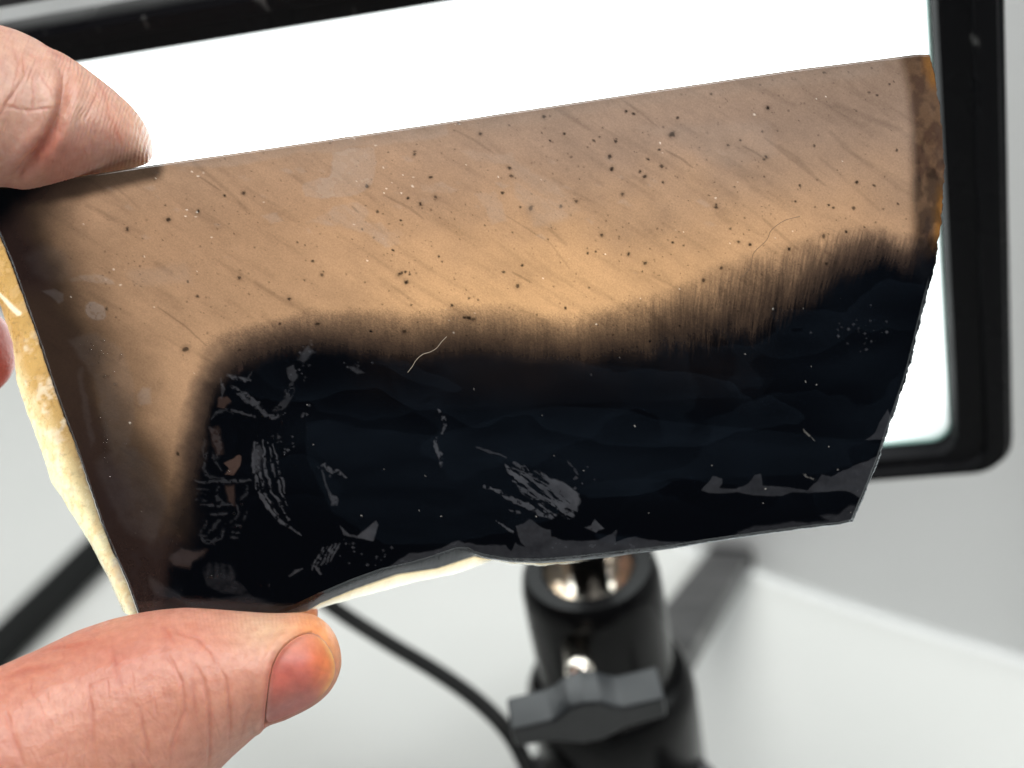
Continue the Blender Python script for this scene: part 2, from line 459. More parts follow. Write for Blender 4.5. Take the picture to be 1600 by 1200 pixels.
# fine diagonal striae (about 30 degrees)
ca, sa = math.cos(R(32)), math.sin(R(32))
XA, YA = X * ca + Y * sa, -X * sa + Y * ca
st = fbm(XA / 110, YA / 11, 4, .6)
c_ *= (1 - .15 * sstep(.02, .36, st))[:, None]
c_ *= (1 + .05 * sstep(.05, .3, -st))[:, None]
# scratches
def stroke(pts, wpx, soft=1.5, taper=True, margin=20):
    a = np.array(pts, float)
    sel = np.where((X > a[:, 0].min() - margin) & (X < a[:, 0].max() + margin) & (Y > a[:, 1].min() - margin) & (Y < a[:, 1].max() + margin))[0]
    d, s = seg_dist(X[sel], Y[sel], [tuple(p) for p in pts])
    ww = wpx * (np.sin(np.pi * np.clip(s, .02, .98)) ** .5 if taper else 1)
    return sel, sstep(soft, 0, d - ww) if soft else (d < ww)
dark = np.zeros(nF)
for i in range(60):
    x0, y0 = rng.uniform(120, 1400), rng.uniform(110, 520)
    L_ = rng.uniform(20, 130); a = R(rng.normal(33, 7))
    p = [(x0, y0), (x0 + L_ * .5 * math.cos(a), y0 + L_ * .5 * math.sin(a) + rng.normal(0, 1.5)), (x0 + L_ * math.cos(a), y0 + L_ * math.sin(a))]
    sel, m = stroke(p, rng.uniform(.2, 1.6), rng.uniform(2, 8))
    dark[sel] = np.maximum(dark[sel], m * rng.uniform(.05, .2))
for p, wpx, am in [([(247, 480), (290, 510), (322, 540)], .5, .5), ([(1040, 235), (1065, 248), (1082, 262)], 1.2, .45), ([(975, 158), (1000, 176), (1030, 200)], 1, .35),
                   ([(600, 305), (640, 325), (662, 342)], 1.2, .4), ([(1160, 228), (1180, 238), (1195, 248)], 1, .45), ([(780, 330), (860, 380), (890, 420)], .6, .3),
                   ([(310, 275), (330, 288), (345, 298)], .8, .5), ([(550, 322), (560, 332)], .8, .6), ([(800, 425), (830, 441)], 1, .5), ([(1195, 215), (1255, 262), (1290, 290)], 2, .3)]:
    sel, m = stroke(p, wpx, 1.6); dark[sel] = np.maximum(dark[sel], m * am * .6)
# inclusions
specks = [(263, 343, 5), (289, 546, 6.2), (310, 330, 3.2), (199, 358, 3.4), (374, 434, 4), (624, 428, 5.5), (634, 441, 4), (573, 291, 4), (1050, 210, 6.5), (952, 245, 4.2), (956, 264, 4.6), (1007, 276, 4.2), (1000, 268, 3), (1034, 260, 3.2), (972, 303, 3.6), (829, 325, 5), (901, 314, 3.6), (876, 323, 3), (1200, 169, 3.6), (1197, 245, 3.8), (1194, 249, 3), (1119, 324, 3.4), (1119, 320, 3), (1154, 378, 3.6), (1172, 382, 3.2), (1233, 389, 3.8), (850, 182, 3.8), (978, 174, 3), (990, 178, 3), (1059, 184, 3), (882, 209, 2.6), (860, 220, 2.6), (928, 220, 3), (962, 221, 3), (1030, 234, 2.6), (940, 367, 3.4), (982, 397, 3.2), (1008, 411, 3.2), (1051, 379, 3), (1099, 438, 3.8), (1127, 419, 3.4), (809, 447, 4.5), (648, 241, 3.6), (673, 277, 3.2), (657, 319, 3.4), (590, 331, 3), (640, 429, 2.4), (614, 391, 3), (785, 301, 3), (796, 262, 3.4), (787, 425, 3), (681, 308, 4), (503, 429, 3.2), (489, 408, 2.8), (496, 506, 3.8), (452, 467, 3.4), (632, 518, 3.8), (733, 497, 5), (740, 499, 4), (726, 496, 3), (733, 466, 2.8), (706, 477, 2.6), (1287, 370, 4.2), (1322, 362, 2.6), (1334, 325, 3), (1366, 290, 3), (1302, 325, 2.6), (1243, 315, 2.4), (1401, 235, 3), (278, 709, 3.6), (309, 463, 3), (167, 483, 3), (1250, 290, 2.5), (1272, 228, 2.4), (893, 245, 2.2), (1013, 249, 2.4)]
for i in range(1300):
    if i % 4 == 0: bx, by_ = rng.uniform(150, 1410), rng.uniform(100, 540)
    x0, y0 = bx + rng.normal(0, 38), by_ + rng.normal(0, 26)
    specks.append((x0, y0, rng.gamma(1.8, .36) + .45))
for (x0, y0, r_) in specks:
    sel = np.where((abs(X - x0) < r_ * 2.2 + 3) & (abs(Y - y0) < r_ * 2.2 + 3))[0]
    if not len(sel): continue
    dx, dy = X[sel] - x0, Y[sel] - y0
    a = rng.uniform(0, 3.14); e = rng.uniform(.65, 1.0)
    qx, qy = dx * math.cos(a) + dy * math.sin(a), (-dx * math.sin(a) + dy * math.cos(a)) / e
    rad = np.hypot(qx, qy) + r_ * 1.0 * fbm(dx / (r_ * .9) + x0, dy / (r_ * .9) + y0, 2)
    m = sstep(r_ + .8, r_ * .62 - .6, rad) * (rng.uniform(.75, .97) if r_ > 2.3 else rng.uniform(.35, .85))
    halo = .16 * sstep(r_ * 2.0 + 2, r_, rad) if r_ > 3 else 0
    dark[sel] = np.maximum(dark[sel], np.maximum(m, halo))
hair = [(1250, 338), (1225, 345), (1205, 360), (1198, 375), (1178, 395), (1174, 412), (1170, 422), (1155, 437)]

# dense opaque zone below, with a fibrous upper boundary
xs = [200, 300, 330, 360, 400, 450, 480, 520, 560, 650, 720, 800, 860, 900, 1000, 1100, 1200, 1260, 1300, 1350, 1380, 1410, 1440, 1480]
y0s = [720, 575, 545, 530, 515, 502, 494, 497, 498, 500, 490, 492, 500, 504, 478, 442, 408, 388, 368, 358, 362, 376, 376, 376]
y1s = [900, 690, 640, 605, 578, 560, 552, 556, 566, 572, 564, 568, 574, 578, 574, 554, 524, 492, 458, 428, 420, 434, 420, 410]
fib = (.6 + .3 * sstep(950, 1150, X)) * fbm((X + .26 * Y * sstep(950, 1300, X) + 9 * fbm(X / 50, Y / 50, 2)) / 2.6, Y / 34, 3, .7) + (.26 - .16 * sstep(950, 1150, X)) * fbm(X / 3.0, Y / 6.5, 3, .7)
fib2 = fbm((X + .30 * Y * sstep(950, 1300, X)) / 34, Y / 90, 4, .6)
ya = np.interp(X, xs, y0s); yb = np.interp(X, xs, y1s)
fk = .40 + .36 * sstep(930, 1120, X)
tv = (Y - ya + 10) / (yb - ya + 14) + fk * (fib * .55 + fib2 * .45) * sstep(-.25, .15, (Y - ya) / (yb - ya)) + (.12 - .06 * sstep(950, 1150, X)) * (rng.random(nF) - .5) * sstep(1.2, .5, (Y - ya) / (yb - ya)) + .25 * fbm(X / 70, Y / 70, 3)
xl0 = np.interp(Y, [540, 600, 650, 700, 780, 830, 870, 960], [320, 295, 283, 272, 268, 262, 225, 200])
xl1 = np.interp(Y, [540, 600, 650, 700, 780, 830, 870, 960], [420, 355, 335, 328, 326, 322, 318, 300])
th_ = (X - xl0) / (xl1 - xl0) + .18 * fbm(X / 14, Y / 14, 3) + .45 * fbm(X / 60, Y / 60, 3)
dens = np.minimum(np.clip((tv + .08) / 1.08, 0, 1) ** 1.1, np.clip((th_ + .08) / 1.08, 0, 1) ** 1.25)
# shade of the lamp bezel painted dark along the left, browner further in
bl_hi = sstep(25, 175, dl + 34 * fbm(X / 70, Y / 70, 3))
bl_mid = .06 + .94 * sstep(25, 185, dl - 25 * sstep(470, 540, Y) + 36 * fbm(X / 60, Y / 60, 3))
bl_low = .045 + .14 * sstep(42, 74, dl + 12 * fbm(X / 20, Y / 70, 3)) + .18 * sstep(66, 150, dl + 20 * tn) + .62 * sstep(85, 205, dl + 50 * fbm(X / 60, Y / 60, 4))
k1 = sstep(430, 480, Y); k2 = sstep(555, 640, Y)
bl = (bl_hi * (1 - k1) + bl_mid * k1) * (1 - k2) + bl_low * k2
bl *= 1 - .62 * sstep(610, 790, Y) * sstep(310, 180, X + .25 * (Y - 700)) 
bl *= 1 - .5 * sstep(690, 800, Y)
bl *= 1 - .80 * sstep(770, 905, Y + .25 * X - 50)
# corner under the finger: shade of finger and bezel painted dark
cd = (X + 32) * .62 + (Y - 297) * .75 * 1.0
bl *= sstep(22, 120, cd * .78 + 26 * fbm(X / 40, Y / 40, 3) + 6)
# thin painted shade along the top edge where the finger presses
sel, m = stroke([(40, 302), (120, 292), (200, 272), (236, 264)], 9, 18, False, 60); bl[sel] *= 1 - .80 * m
edge = sstep(150, 260, 0 * X + 400)
# right band: chipped, darker glassy strip with amber rim
rx = np.interp(Y, *zip(*[(p[1], p[0]) for p in right_f])); dr = rx - X
bandx = np.interp(Y, [85, 130, 200, 400, 480], [1405, 1416, 1424, 1425, 1440])
band = sstep(-10, 12, X - bandx) * sstep(470, 410, Y)
bm_ = sstep(-.06, .10, fbm(X / 22, Y / 30, 4))[:, None]
bcol = col_of(64, 45, 34)[None] * bm_ + col_of(84, 62, 46)[None] * (1 - bm_)
amb = sstep(20, 4, dr + 14 * fbm(X / 9, Y / 22, 3)) * np.maximum(sstep(150, 120, Y), sstep(275, 310, Y))
bcol = bcol * (1 - amb)[:, None] + col_of(150, 100, 46)[None] * .5 * amb[:, None]
dk = sstep(.0, .2, fbm(X / 20 + 4, Y / 34 + 7, 3)) * sstep(190, 220, Y)
bcol *= (1 - .55 * dk)[:, None]

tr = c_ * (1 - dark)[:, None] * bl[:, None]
tr = tr * (1 - band)[:, None] + bcol * band[:, None]
D = dens[:, None]
browned = np.array([1.0, .93, .86])
tr = tr * np.exp(-D * np.array([4.3, 4.2, 3.85])[None])
tr *= (1 - .996 * sstep(.62, 1.0, dens))[:, None]
# brownish tint of the darkest painted shade at the left
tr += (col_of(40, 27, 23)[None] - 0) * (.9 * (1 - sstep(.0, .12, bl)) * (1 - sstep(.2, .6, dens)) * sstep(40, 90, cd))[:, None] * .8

# ---- surface state
dry = np.zeros(nF); film_sheen = np.zeros(nF); relief = np.zeros(nF)
wxp = X + 9 * fbm(X / 16, Y / 16, 4); wyp = Y + 9 * fbm(X / 16 + 50, Y / 16 + 31, 4)
def patch(pts, amt, soft=2.0, tgt=None, warp=1.0, tex=None):
    tgt = dry if tgt is None else tgt
    a = np.array(pts, float); mg = 16 + soft * 2
    sel = np.where((X > a[:, 0].min() - mg) & (X < a[:, 0].max() + mg) & (Y > a[:, 1].min() - mg) & (Y < a[:, 1].max() + mg))[0]
    sd = poly_sd(X[sel] + warp * (wxp - X)[sel], Y[sel] + warp * (wyp - Y)[sel], [tuple(p) for p in pts])
    m = sstep(soft, -soft, sd) * amt
    if tex is not None: m = m * tex[sel]
    tgt[sel] = np.maximum(tgt[sel], m)
def line(pts, wpx, amt, soft=1.6, tgt=None, breakup=0.06, taper=True):
    tgt = dry if tgt is None else tgt
    a = np.array(pts, float); mg = wpx * 2 + 12
    sel = np.where((X > a[:, 0].min() - mg) & (X < a[:, 0].max() + mg) & (Y > a[:, 1].min() - mg) & (Y < a[:, 1].max() + mg))[0]
    d, s = seg_dist(X[sel] + .85 * (wxp - X)[sel], Y[sel] + .85 * (wyp - Y)[sel], [tuple(p) for p in pts])
    ww = wpx * (.75 + 1.3 * (fbm(X[sel] / 7, Y[sel] / 7, 2) + .12)) * (np.sin(np.pi * np.clip(s, .04, .96)) ** .45 if taper else 1)
    m = sstep(soft, -soft * .4, d - ww) * amt
    if breakup: m = m * sstep(-breakup, .15 - breakup * .5, fbm(X[sel] / 6, Y[sel] / 6, 3) + .12)
    tgt[sel] = np.maximum(tgt[sel], m)
# pale dry haze over the amber half
streak = sstep(-.16, .02, fbm(XA / 30, YA / 9, 3)) * .5 + .5
A_ = .62
patch([(520, 236), (585, 228), (588, 262), (582, 288), (560, 304), (530, 310), (476, 310), (470, 291), (512, 275), (520, 258)], A_, 1.6)
patch([(480, 347), (520, 325), (560, 314), (576, 330), (570, 345), (622, 366), (627, 382), (600, 385), (570, 365), (530, 355)], A_ * .85, 3, tex=streak)
patch([(245, 258), (330, 246), (470, 226), (560, 212), (700, 192), (700, 212), (640, 224), (560, 228), (520, 238), (468, 238), (430, 250), (330, 262)], A_ * .7, 4)
patch([(700, 192), (900, 162), (1100, 132), (1300, 102), (1380, 92), (1380, 118), (1250, 132), (1100, 150), (900, 178), (760, 204)], A_ * .45, 9)
patch([(408, 335), (432, 331), (442, 346), (425, 350)], A_ * .8, 2)
patch([(655, 290), (690, 285), (716, 295), (702, 300), (660, 298)], A_ * .7, 2, tex=streak)
patch([(740, 305), (776, 300), (792, 345), (770, 352), (760, 325)], A_ * .6, 3)
patch([(798, 250), (872, 288), (905, 330), (878, 345), (838, 352), (806, 305)], A_ * .65, 6, tex=streak)
patch([(1000, 200), (1060, 196), (1200, 190), (1215, 240), (1150, 262), (1100, 250), (1050, 215)], A_ * .38, 10)
patch([(720, 236), (800, 240), (810, 256), (740, 252)], A_ * .6, 3, tex=streak)
patch([(133, 485), (134, 477), (140, 472), (148, 471.5), (155, 475), (162, 478), (165, 485), (165.5, 494), (162, 499), (153, 500.5), (145, 499), (138, 495), (135, 490)], .85, 1.2, warp=.12)
patch([(108, 436), (150, 428), (176, 438), (178, 445), (150, 442), (112, 440)], .55, 2, tex=streak)
patch([(66, 455), (84, 450), (99, 460), (99, 470), (92, 474), (84, 466)], .4, 2, warp=.5)
patch([(214, 618), (222, 604), (234, 606), (236, 630), (218, 634)], .5, 3, warp=.5)
patch([(200, 425), (290, 410), (300, 440), (210, 446)], .25, 8)
patch([(40, 400), (70, 380), (100, 392), (118, 420), (100, 440), (70, 436), (50, 424)], .16, 9)
patch([(108, 530), (150, 520), (190, 545), (206, 590), (214, 640), (200, 700), (176, 720), (160, 660), (150, 600)], .20, 5)
patch([(120, 575), (127, 572), (136, 620), (150, 690), (144, 700), (130, 640)], .16, 3)
patch([(150, 720), (190, 690), (236, 720), (262, 790), (240, 850), (196, 830), (170, 780)], .16, 7)
for i in range(70):
    x0, y0 = rng.normal(600, 330), rng.normal(290, 60)
    r_ = rng.uniform(1, 6); patch([(x0 - r_ * 2, y0 - r_ * .4), (x0, y0 - r_), (x0 + r_ * 2, y0 + r_ * .6), (x0 + r_ * .5, y0 + r_)], rng.uniform(.15, .45), 2)
# dry marks on the dark half
g = 1.0
line([(398, 690), (396, 722), (402, 760), (418, 792), (440, 815), (470, 836)], 2.6, g * .9, breakup=.10)
line([(412, 686), (414, 730), (424, 765), (440, 792), (452, 812)], 2.1, g * .9, breakup=.10)
line([(420, 690), (428, 735), (440, 768), (449, 790)], 1.4, g * .85, breakup=.06)
line([(402, 690), (406, 735), (416, 775), (436, 806)], 1.4, g * .85, breakup=.06)
line([(428, 694), (437, 735), (446, 770)], 1.2, .8, breakup=.03)
patch([(394, 702), (406, 694), (411, 706), (407, 734), (399, 738)], .62, 3)
line([(362, 604), (376, 614), (392, 626), (408, 640), (416, 646)], 6.0, .75, 2)
line([(456, 600), (452, 618), (444, 632), (430, 640)], 6.5, .45, 3)
line([(412, 646), (420, 650), (430, 652), (446, 646)], 3.0, .8)
line([(356, 640), (375, 644), (400, 651)], 1.6, .6)
line([(332, 656), (340, 646), (352, 640), (364, 646)], 2.0, .4)
line([(347, 590), (349, 610), (346, 622)], 2.2, .6)
line([(355, 586), (378, 592), (392, 594)], 2.6, .7)
patch([(372, 588), (390, 592), (393, 582), (386, 598)], .8, 1.5)
for cx_, cy_, n_, sp in [(462, 585, 9, 9), (480, 548, 12, 13), (560, 566, 8, 12), (478, 640, 9, 10), (440, 690, 14, 11), (505, 730, 8, 9), (590, 868, 10, 12), (545, 860, 9, 12), (1340, 520, 22, 22), (905, 745, 6, 14)]:
    for i in range(n_):
        x0, y0 = rng.normal(cx_, sp), rng.normal(cy_, sp * .8); r_ = rng.uniform(.8, 2.6)
        patch([(x0 - r_, y0), (x0, y0 - r_), (x0 + r_ * 1.3, y0), (x0, y0 + r_)], rng.uniform(.3, .9), 1, warp=.4)
patch([(446, 576), (458, 570), (466, 588), (458, 598), (450, 590)], .7, 2)
patch([(464, 560), (480, 542), (492, 548), (474, 566)], .55, 3)
patch([(544, 572), (556, 575), (570, 584), (560, 587)], .6, 2)
line([(686, 640), (692, 652), (695, 664), (690, 678)], 4.0, .95); line([(682, 684), (681, 697), (688, 712), (690, 728)], 3.6, .95)
line([(506, 726), (520, 736), (540, 745)], 3.2, .8, breakup=.05); line([(503, 735), (510, 760), (520, 785)], 1.8, .55, breakup=.0)
patch([(516, 772), (526, 778), (526, 790), (518, 788)], .8, 1.5)
patch([(530, 822), (545, 834), (558, 838), (572, 826), (586, 814), (590, 820), (583, 846), (560, 841), (536, 836)], .95, 1.4, warp=.5)
for i in range(5):
    line([(487 + 7 * i, 890 - 3 * i), (497 + 7 * i, 872 - 3 * i), (504 + 7 * i, 858 - 2 * i)], 1.5, .8)
line([(488, 882), (498, 892), (503, 898)], 2, .75)
line([(452, 900), (462, 892), (472, 888)], 2, .6, breakup=.0)
smear = sstep(-.05, .08, fbm(XA / 26, YA / 6, 4, .7) + .02)
patch([(788, 726), (802, 730), (850, 752), (836, 735), (880, 752), (904, 772), (904, 788), (902, 800), (892, 815), (872, 803), (860, 812), (842, 792), (818, 772), (800, 750)], 1.0, 1.5, tex=smear)
patch([(846, 744), (880, 752), (904, 772), (905, 786), (900, 800), (890, 786), (868, 766)], 1.0, 2)
line([(757, 759), (790, 776), (826, 792), (850, 806), (860, 808)], 4.0, 1.0, 1.2); line([(775, 814), (795, 828), (812, 838)], 1.2, .9); line([(795, 796), (806, 800), (814, 803)], 1.6, .7); line([(802, 722), (818, 732), (834, 744)], 3.0, .9)
line([(745, 700), (775, 710), (790, 716)], 1.3, .5, breakup=0); line([(886, 721), (900, 735), (906, 750)], 1.6, .4)
patch([(806, 822), (828, 812), (846, 826), (860, 828), (861, 838), (880, 845), (910, 846), (940, 842), (960, 832), (965, 828), (962, 845), (990, 838), (1030, 846), (1075, 846), (1090, 850), (1060, 860), (950, 872), (850, 884), (790, 884), (740, 872), (700, 872), (712, 848), (728, 848), (746, 852), (790, 852), (800, 862), (806, 848), (820, 854), (810, 838)], .52, 1.5, warp=.7)
patch([(597, 892), (640, 866), (690, 858), (716, 844), (730, 850), (716, 862), (650, 884), (600, 896)], .55, 2, warp=.6)
patch([(914, 824), (924, 822), (930, 812), (938, 820), (945, 826), (936, 828), (932, 832)], .9, 1.2, warp=.4)
patch([(1097, 766), (1108, 752), (1114, 744), (1128, 748), (1128, 756), (1124, 763), (1150, 765), (1168, 756), (1180, 742), (1189, 740), (1192, 758), (1230, 762), (1262, 766), (1276, 752), (1284, 741), (1300, 744), (1330, 730), (1368, 714), (1376, 712), (1366, 736), (1344, 778), (1326, 768), (1300, 766), (1280, 770), (1240, 769), (1222, 775), (1190, 774), (1150, 770), (1110, 771)], .52, 1.4, warp=.5)
patch([(1352, 687), (1366, 678), (1374, 662), (1388, 640), (1392, 652), (1384, 672), (1378, 686)], .5, 1.2, warp=.4)
patch([(1284, 806), (1310, 804), (1330, 788), (1340, 790), (1332, 812), (1300, 818)], .45, 3, warp=.6)
patch([(1180, 822), (1250, 816), (1300, 814), (1330, 812), (1330, 818), (1200, 836), (1130, 842)], .4, 3, warp=.8)
# crumpled cloudy marks at the lower left of the dark zone
for p, w_, a in [([(322, 712), (318, 730), (326, 745), (350, 748)], 2.2, .5), ([(318, 712), (330, 708), (338, 720), (346, 735)], 2.0, .45), ([(307, 752), (340, 753), (392, 750)], 2.0, .75),
                 ([(312, 788), (340, 790), (362, 789)], 1.8, .6), ([(340, 760), (338, 775), (348, 786), (358, 790)], 2.5, .5), ([(330, 803), (354, 802)], 2.0, .6),
                 ([(312, 836), (318, 845), (332, 848), (346, 838), (352, 820)], 3.2, .55), ([(325, 833), (335, 822), (346, 810)], 2.4, .55), ([(322, 812), (318, 825), (310, 836)], 2.6, .4),
                 ([(368, 790), (372, 800), (366, 812), (360, 818)], 1.8, .5), ([(360, 824), (378, 822)], 1.4, .6), ([(362, 833), (377, 834)], 1.3, .6), ([(360, 840), (373, 842)], 1.1, .55),
                 ([(376, 782), (384, 772), (386, 758)], 2.2, .4), ([(380, 812), (384, 800)], 1.6, .4), ([(328, 668), (336, 680), (342, 700), (340, 715)], 5.5, .34), ([(320, 690), (316, 702), (318, 716)], 2.0, .3),
                 ([(306, 764), (325, 765)], 1.3, .45), ([(306, 772), (322, 773)], 1.3, .45), ([(306, 780), (322, 781)], 1.3, .4), ([(308, 834), (322, 838)], 1.5, .4)]:
    line(p, w_, a * .72, 2.0, breakup=.08)
    line(p, w_ + 1.5, .05, 2.5, tgt=relief)
film_sheen = np.maximum(film_sheen, .5 * sstep(60, 260, X) * sstep(330, 230, X) * sstep(560, 640, Y) * sstep(-.02, .12, fbm(X / 34, Y / 50, 4)))
patch([(318, 886), (326, 878), (345, 882), (362, 884), (370, 896), (366, 908), (376, 914), (386, 924), (380, 932), (356, 926), (334, 922), (322, 914)], .34, 2.5, warp=.8, tex=.6 + .3 * np.sin((X + 14 * tn + 6 * fbm(X / 12, Y / 12, 2)) / 1.9) * sstep(905, 895, Y) + fbm(X / 8, Y / 8, 3))
patch([(264, 872), (284, 858), (318, 860), (300, 884), (270, 880)], .22, 4, warp=1.0)
patch([(232, 902), (300, 940), (330, 936), (390, 930), (430, 944), (420, 952), (300, 950), (240, 925)], .22, 4)
brown_patch = np.zeros(nF)
patch([(350, 724), (366, 716), (372, 711), (377, 712), (376, 726), (364, 742), (352, 742), (358, 732)], 1.0, 1.3, tgt=brown_patch, warp=.4)
patch([(352, 760), (366, 758), (366, 790), (358, 784)], .5, 3, tgt=brown_patch, warp=.4)
patch([(258, 876), (284, 858), (306, 862), (322, 858), (304, 878), (296, 888), (276, 884)], .42, 4, tgt=brown_patch, warp=1.0)
patch([(370, 562), (380, 565), (382, 580), (372, 585)], .4, 3, tgt=brown_patch)
patch([(342, 622), (356, 620), (362, 628), (350, 638), (340, 636)], .55, 2, tgt=brown_patch)
patch([(326, 668), (340, 668), (346, 690), (350, 710), (338, 712), (330, 690)], .32, 4, tgt=brown_patch)
tr = np.maximum(tr, col_of(60, 45, 40)[None] * brown_patch[:, None])
# wet films with crisp rims, their faint bluish reflections painted over the dark half
patch([(478, 662), (512, 655), (560, 668), (680, 680), (738, 665), (770, 655), (800, 645), (868, 634), (980, 640), (1022, 655), (1100, 664), (1200, 672), (1376, 694), (1362, 716), (1280, 740), (1100, 748), (1050, 752), (905, 772), (860, 812), (800, 830), (700, 850), (600, 850), (520, 800), (480, 720)], .40, 1.6, tgt=film_sheen, warp=.5)
patch([(610, 570), (650, 560), (760, 552), (860, 560), (1000, 575), (1100, 585), (1210, 590), (1190, 620), (1060, 625), (880, 630), (700, 640), (628, 632), (614, 600)], .22, 2.5, tgt=film_sheen, warp=.6)
patch([(900, 762), (950, 750), (1000, 746), (1052, 752), (1030, 766), (990, 775), (920, 778)], .62, 1.2, tgt=film_sheen, warp=.3)
patch([(930, 832), (960, 838), (1000, 836), (980, 848), (940, 846)], .5, 2, tgt=film_sheen)
gq = (fbm((X + .3 * Y) / 420 + .5 * tn, (Y - .10 * X) / 130 + .5 * fbm(X / 120, Y / 120, 3), 3, .42) + .5) * 4.4
saw = gq - np.floor(gq)
lay = saw ** 1.6 * sstep(1.0, .97, saw) * sstep(.5, 1, dens) * sstep(300, 480, X)
gq2 = (fbm(X / 260 + 7, (Y + .16 * X) / 110 + 3 + .5 * fbm(X / 90, Y / 90, 3), 3, .45) + .5) * 3.4
saw2 = gq2 - np.floor(gq2)
lay2 = saw2 ** 2.2 * sstep(1.0, .96, saw2) * sstep(.5, 1, dens) * sstep(300, 480, X)
tr += col_of(40, 28, 20)[None] * (.16 * (.6 + 2 * tn) * sstep(660, 560, Y) * sstep(520, 640, X) * sstep(1250, 1000, X))[:, None]
film_sheen = film_sheen * (.75 + .9 * fbm(X / 70, Y / 16, 4)) + (.42 * lay + .30 * lay2) * sstep(830, 700, Y)
film_sheen = np.clip(film_sheen, 0, 1)
# bright dust
dust = np.zeros(nF)
dl_pts = [(300, 268), (310, 275), (318, 270), (292, 328), (308, 331), (290, 338), (306, 339), (331, 371), (226, 401), (178, 421), (188, 445), (600, 301), (604, 295), (646, 277), (612, 285), (627, 302), (645, 291), (412, 316), (553, 216), (587, 228), (1118, 310), (1179, 179), (718, 194)]
for i in range(90):
    dl_pts.append((rng.uniform(90, 1380), rng.uniform(130, 850)))
for i, (x0, y0) in enumerate(dl_pts):
    r_ = rng.uniform(1.0, 2.4) if i < 23 else rng.uniform(.45, 1.05)
    sel = np.where((abs(X - x0) < 6) & (abs(Y - y0) < 6))[0]
    m = sstep(r_ + .7, r_ * .3, np.hypot(X[sel] - x0, (Y[sel] - y0) * rng.uniform(.8, 2)) + 1.6 * r_ * fbm(X[sel] / 2.2 + i, Y[sel] / 2.2, 2)) * rng.uniform(.3, .85)
    dust[sel] = np.maximum(dust[sel], m)
line([(1255, 672), (1263, 680), (1270, 687)], .5, .16, tgt=dust); line([(1256, 741), (1266, 746), (1272, 749)], .6, .14, tgt=dust)
line([(463, 530), (456, 545), (450, 555)], .8, .35, tgt=dark)

# ---- relief (metres): gentle polish waviness, dry edges stand proud, right chip falls back
h = 1.6e-5 * fbm(X / 26, Y / 26, 3) + 5e-5 * fbm(X / 160, Y / 160, 3)
h += 2.2e-5 * dry * (1 - sstep(480, 400, Y)) + relief * 8e-4
h -= sstep(500, 380, Y) * sstep(0, 46, X - bandx) ** 1.2 * .08e-3
h += band * (.35e-4 * fbm(X / 24, Y / 30, 2))
h -= 4e-4 * sstep(6, 0, dr) * (1 - band) + 2.5e-4 * sstep(5, 0, dl)
yb_ = np.interp(X, *zip(*bot_f)); h -= 3.5e-4 * sstep(5, 0, yb_ - Y)
h -= 1.5e-4 * sstep(3, 0, dt)
h += 6e-5 * sstep(300, 200, X) * sstep(520, 560, Y) * fbm(X / 14, Y / 14, 3)
PF = slab_np(X, Y) + np.array(SN)[None] * h[:, None]

dry = np.maximum(dry, .10 * band * (.6 + fbm(X / 16, Y / 24, 3)))
dry *= np.clip(.80 + .75 * fbm(X / 30, Y / 22, 4) + .4 * fbm(X / 5, Y / 5, 3), .3, 1.15)
ve = (np.clip(dry, 0, 1) * (1 - sstep(.15, .5, dens)) * .55)[:, None]
tr = tr * (1 - ve) + ve * col_of(172, 150, 134)[None] * GAIN * np.clip(bl, .2, 1)[:, None]
surf = np.stack([np.clip(dry, 0, 1), film_sheen, dust, np.ones(nF)], 1)

# ---- edge strips between the front and back outlines
idx = np.arange(nF).reshape(NV, NU)
faces = np.stack([idx[:-1, :-1], idx[1:, :-1], idx[1:, 1:], idx[:-1, 1:]], -1).reshape(-1, 4)
mTop = np.stack([cT[:, 0], cT[:, 1] + .4], 1); bTop = np.stack([cT[:, 0], cT[:, 1] + 2.5], 1)
mR = np.stack([cR[:, 0] + .8 * np.sin(v * 60), cR[:, 1]], 1); bR = np.stack([cR[:, 0] - 4, cR[:, 1]], 1)
mB, bB = smooth_poly(by(0, bot_m, NU), 10), smooth_poly(by(0, bot_b, NU), 8)
mB[:, 1] = np.maximum(mB[:, 1], cB[:, 1] + .1)
bB[:, 1] += (fbm(u * 55, u * 0 + 25, 4, .6) * 3) * wu
bLf = smooth_poly(by(1, left_b, NV), 10)
bLf[:, 0] += fbm(v * 40, v * 0 + 33, 4, .65) * 3 * wv
bTop[0] = bLf[0]; bTop[-1] = bR[0]; bB[0] = bLf[-1]; bB[-1] = bR[-1]
fr = min(80, NU // 8)                                   # blend the top back edge into the left corner
k_ = np.linspace(0, 1, fr)[:, None]
verts = [PF]; tcols = [tr]; surfs = [surf]; allf = [faces]; matidx = [np.zeros(len(faces), int)]
count = nF
RIND = 7
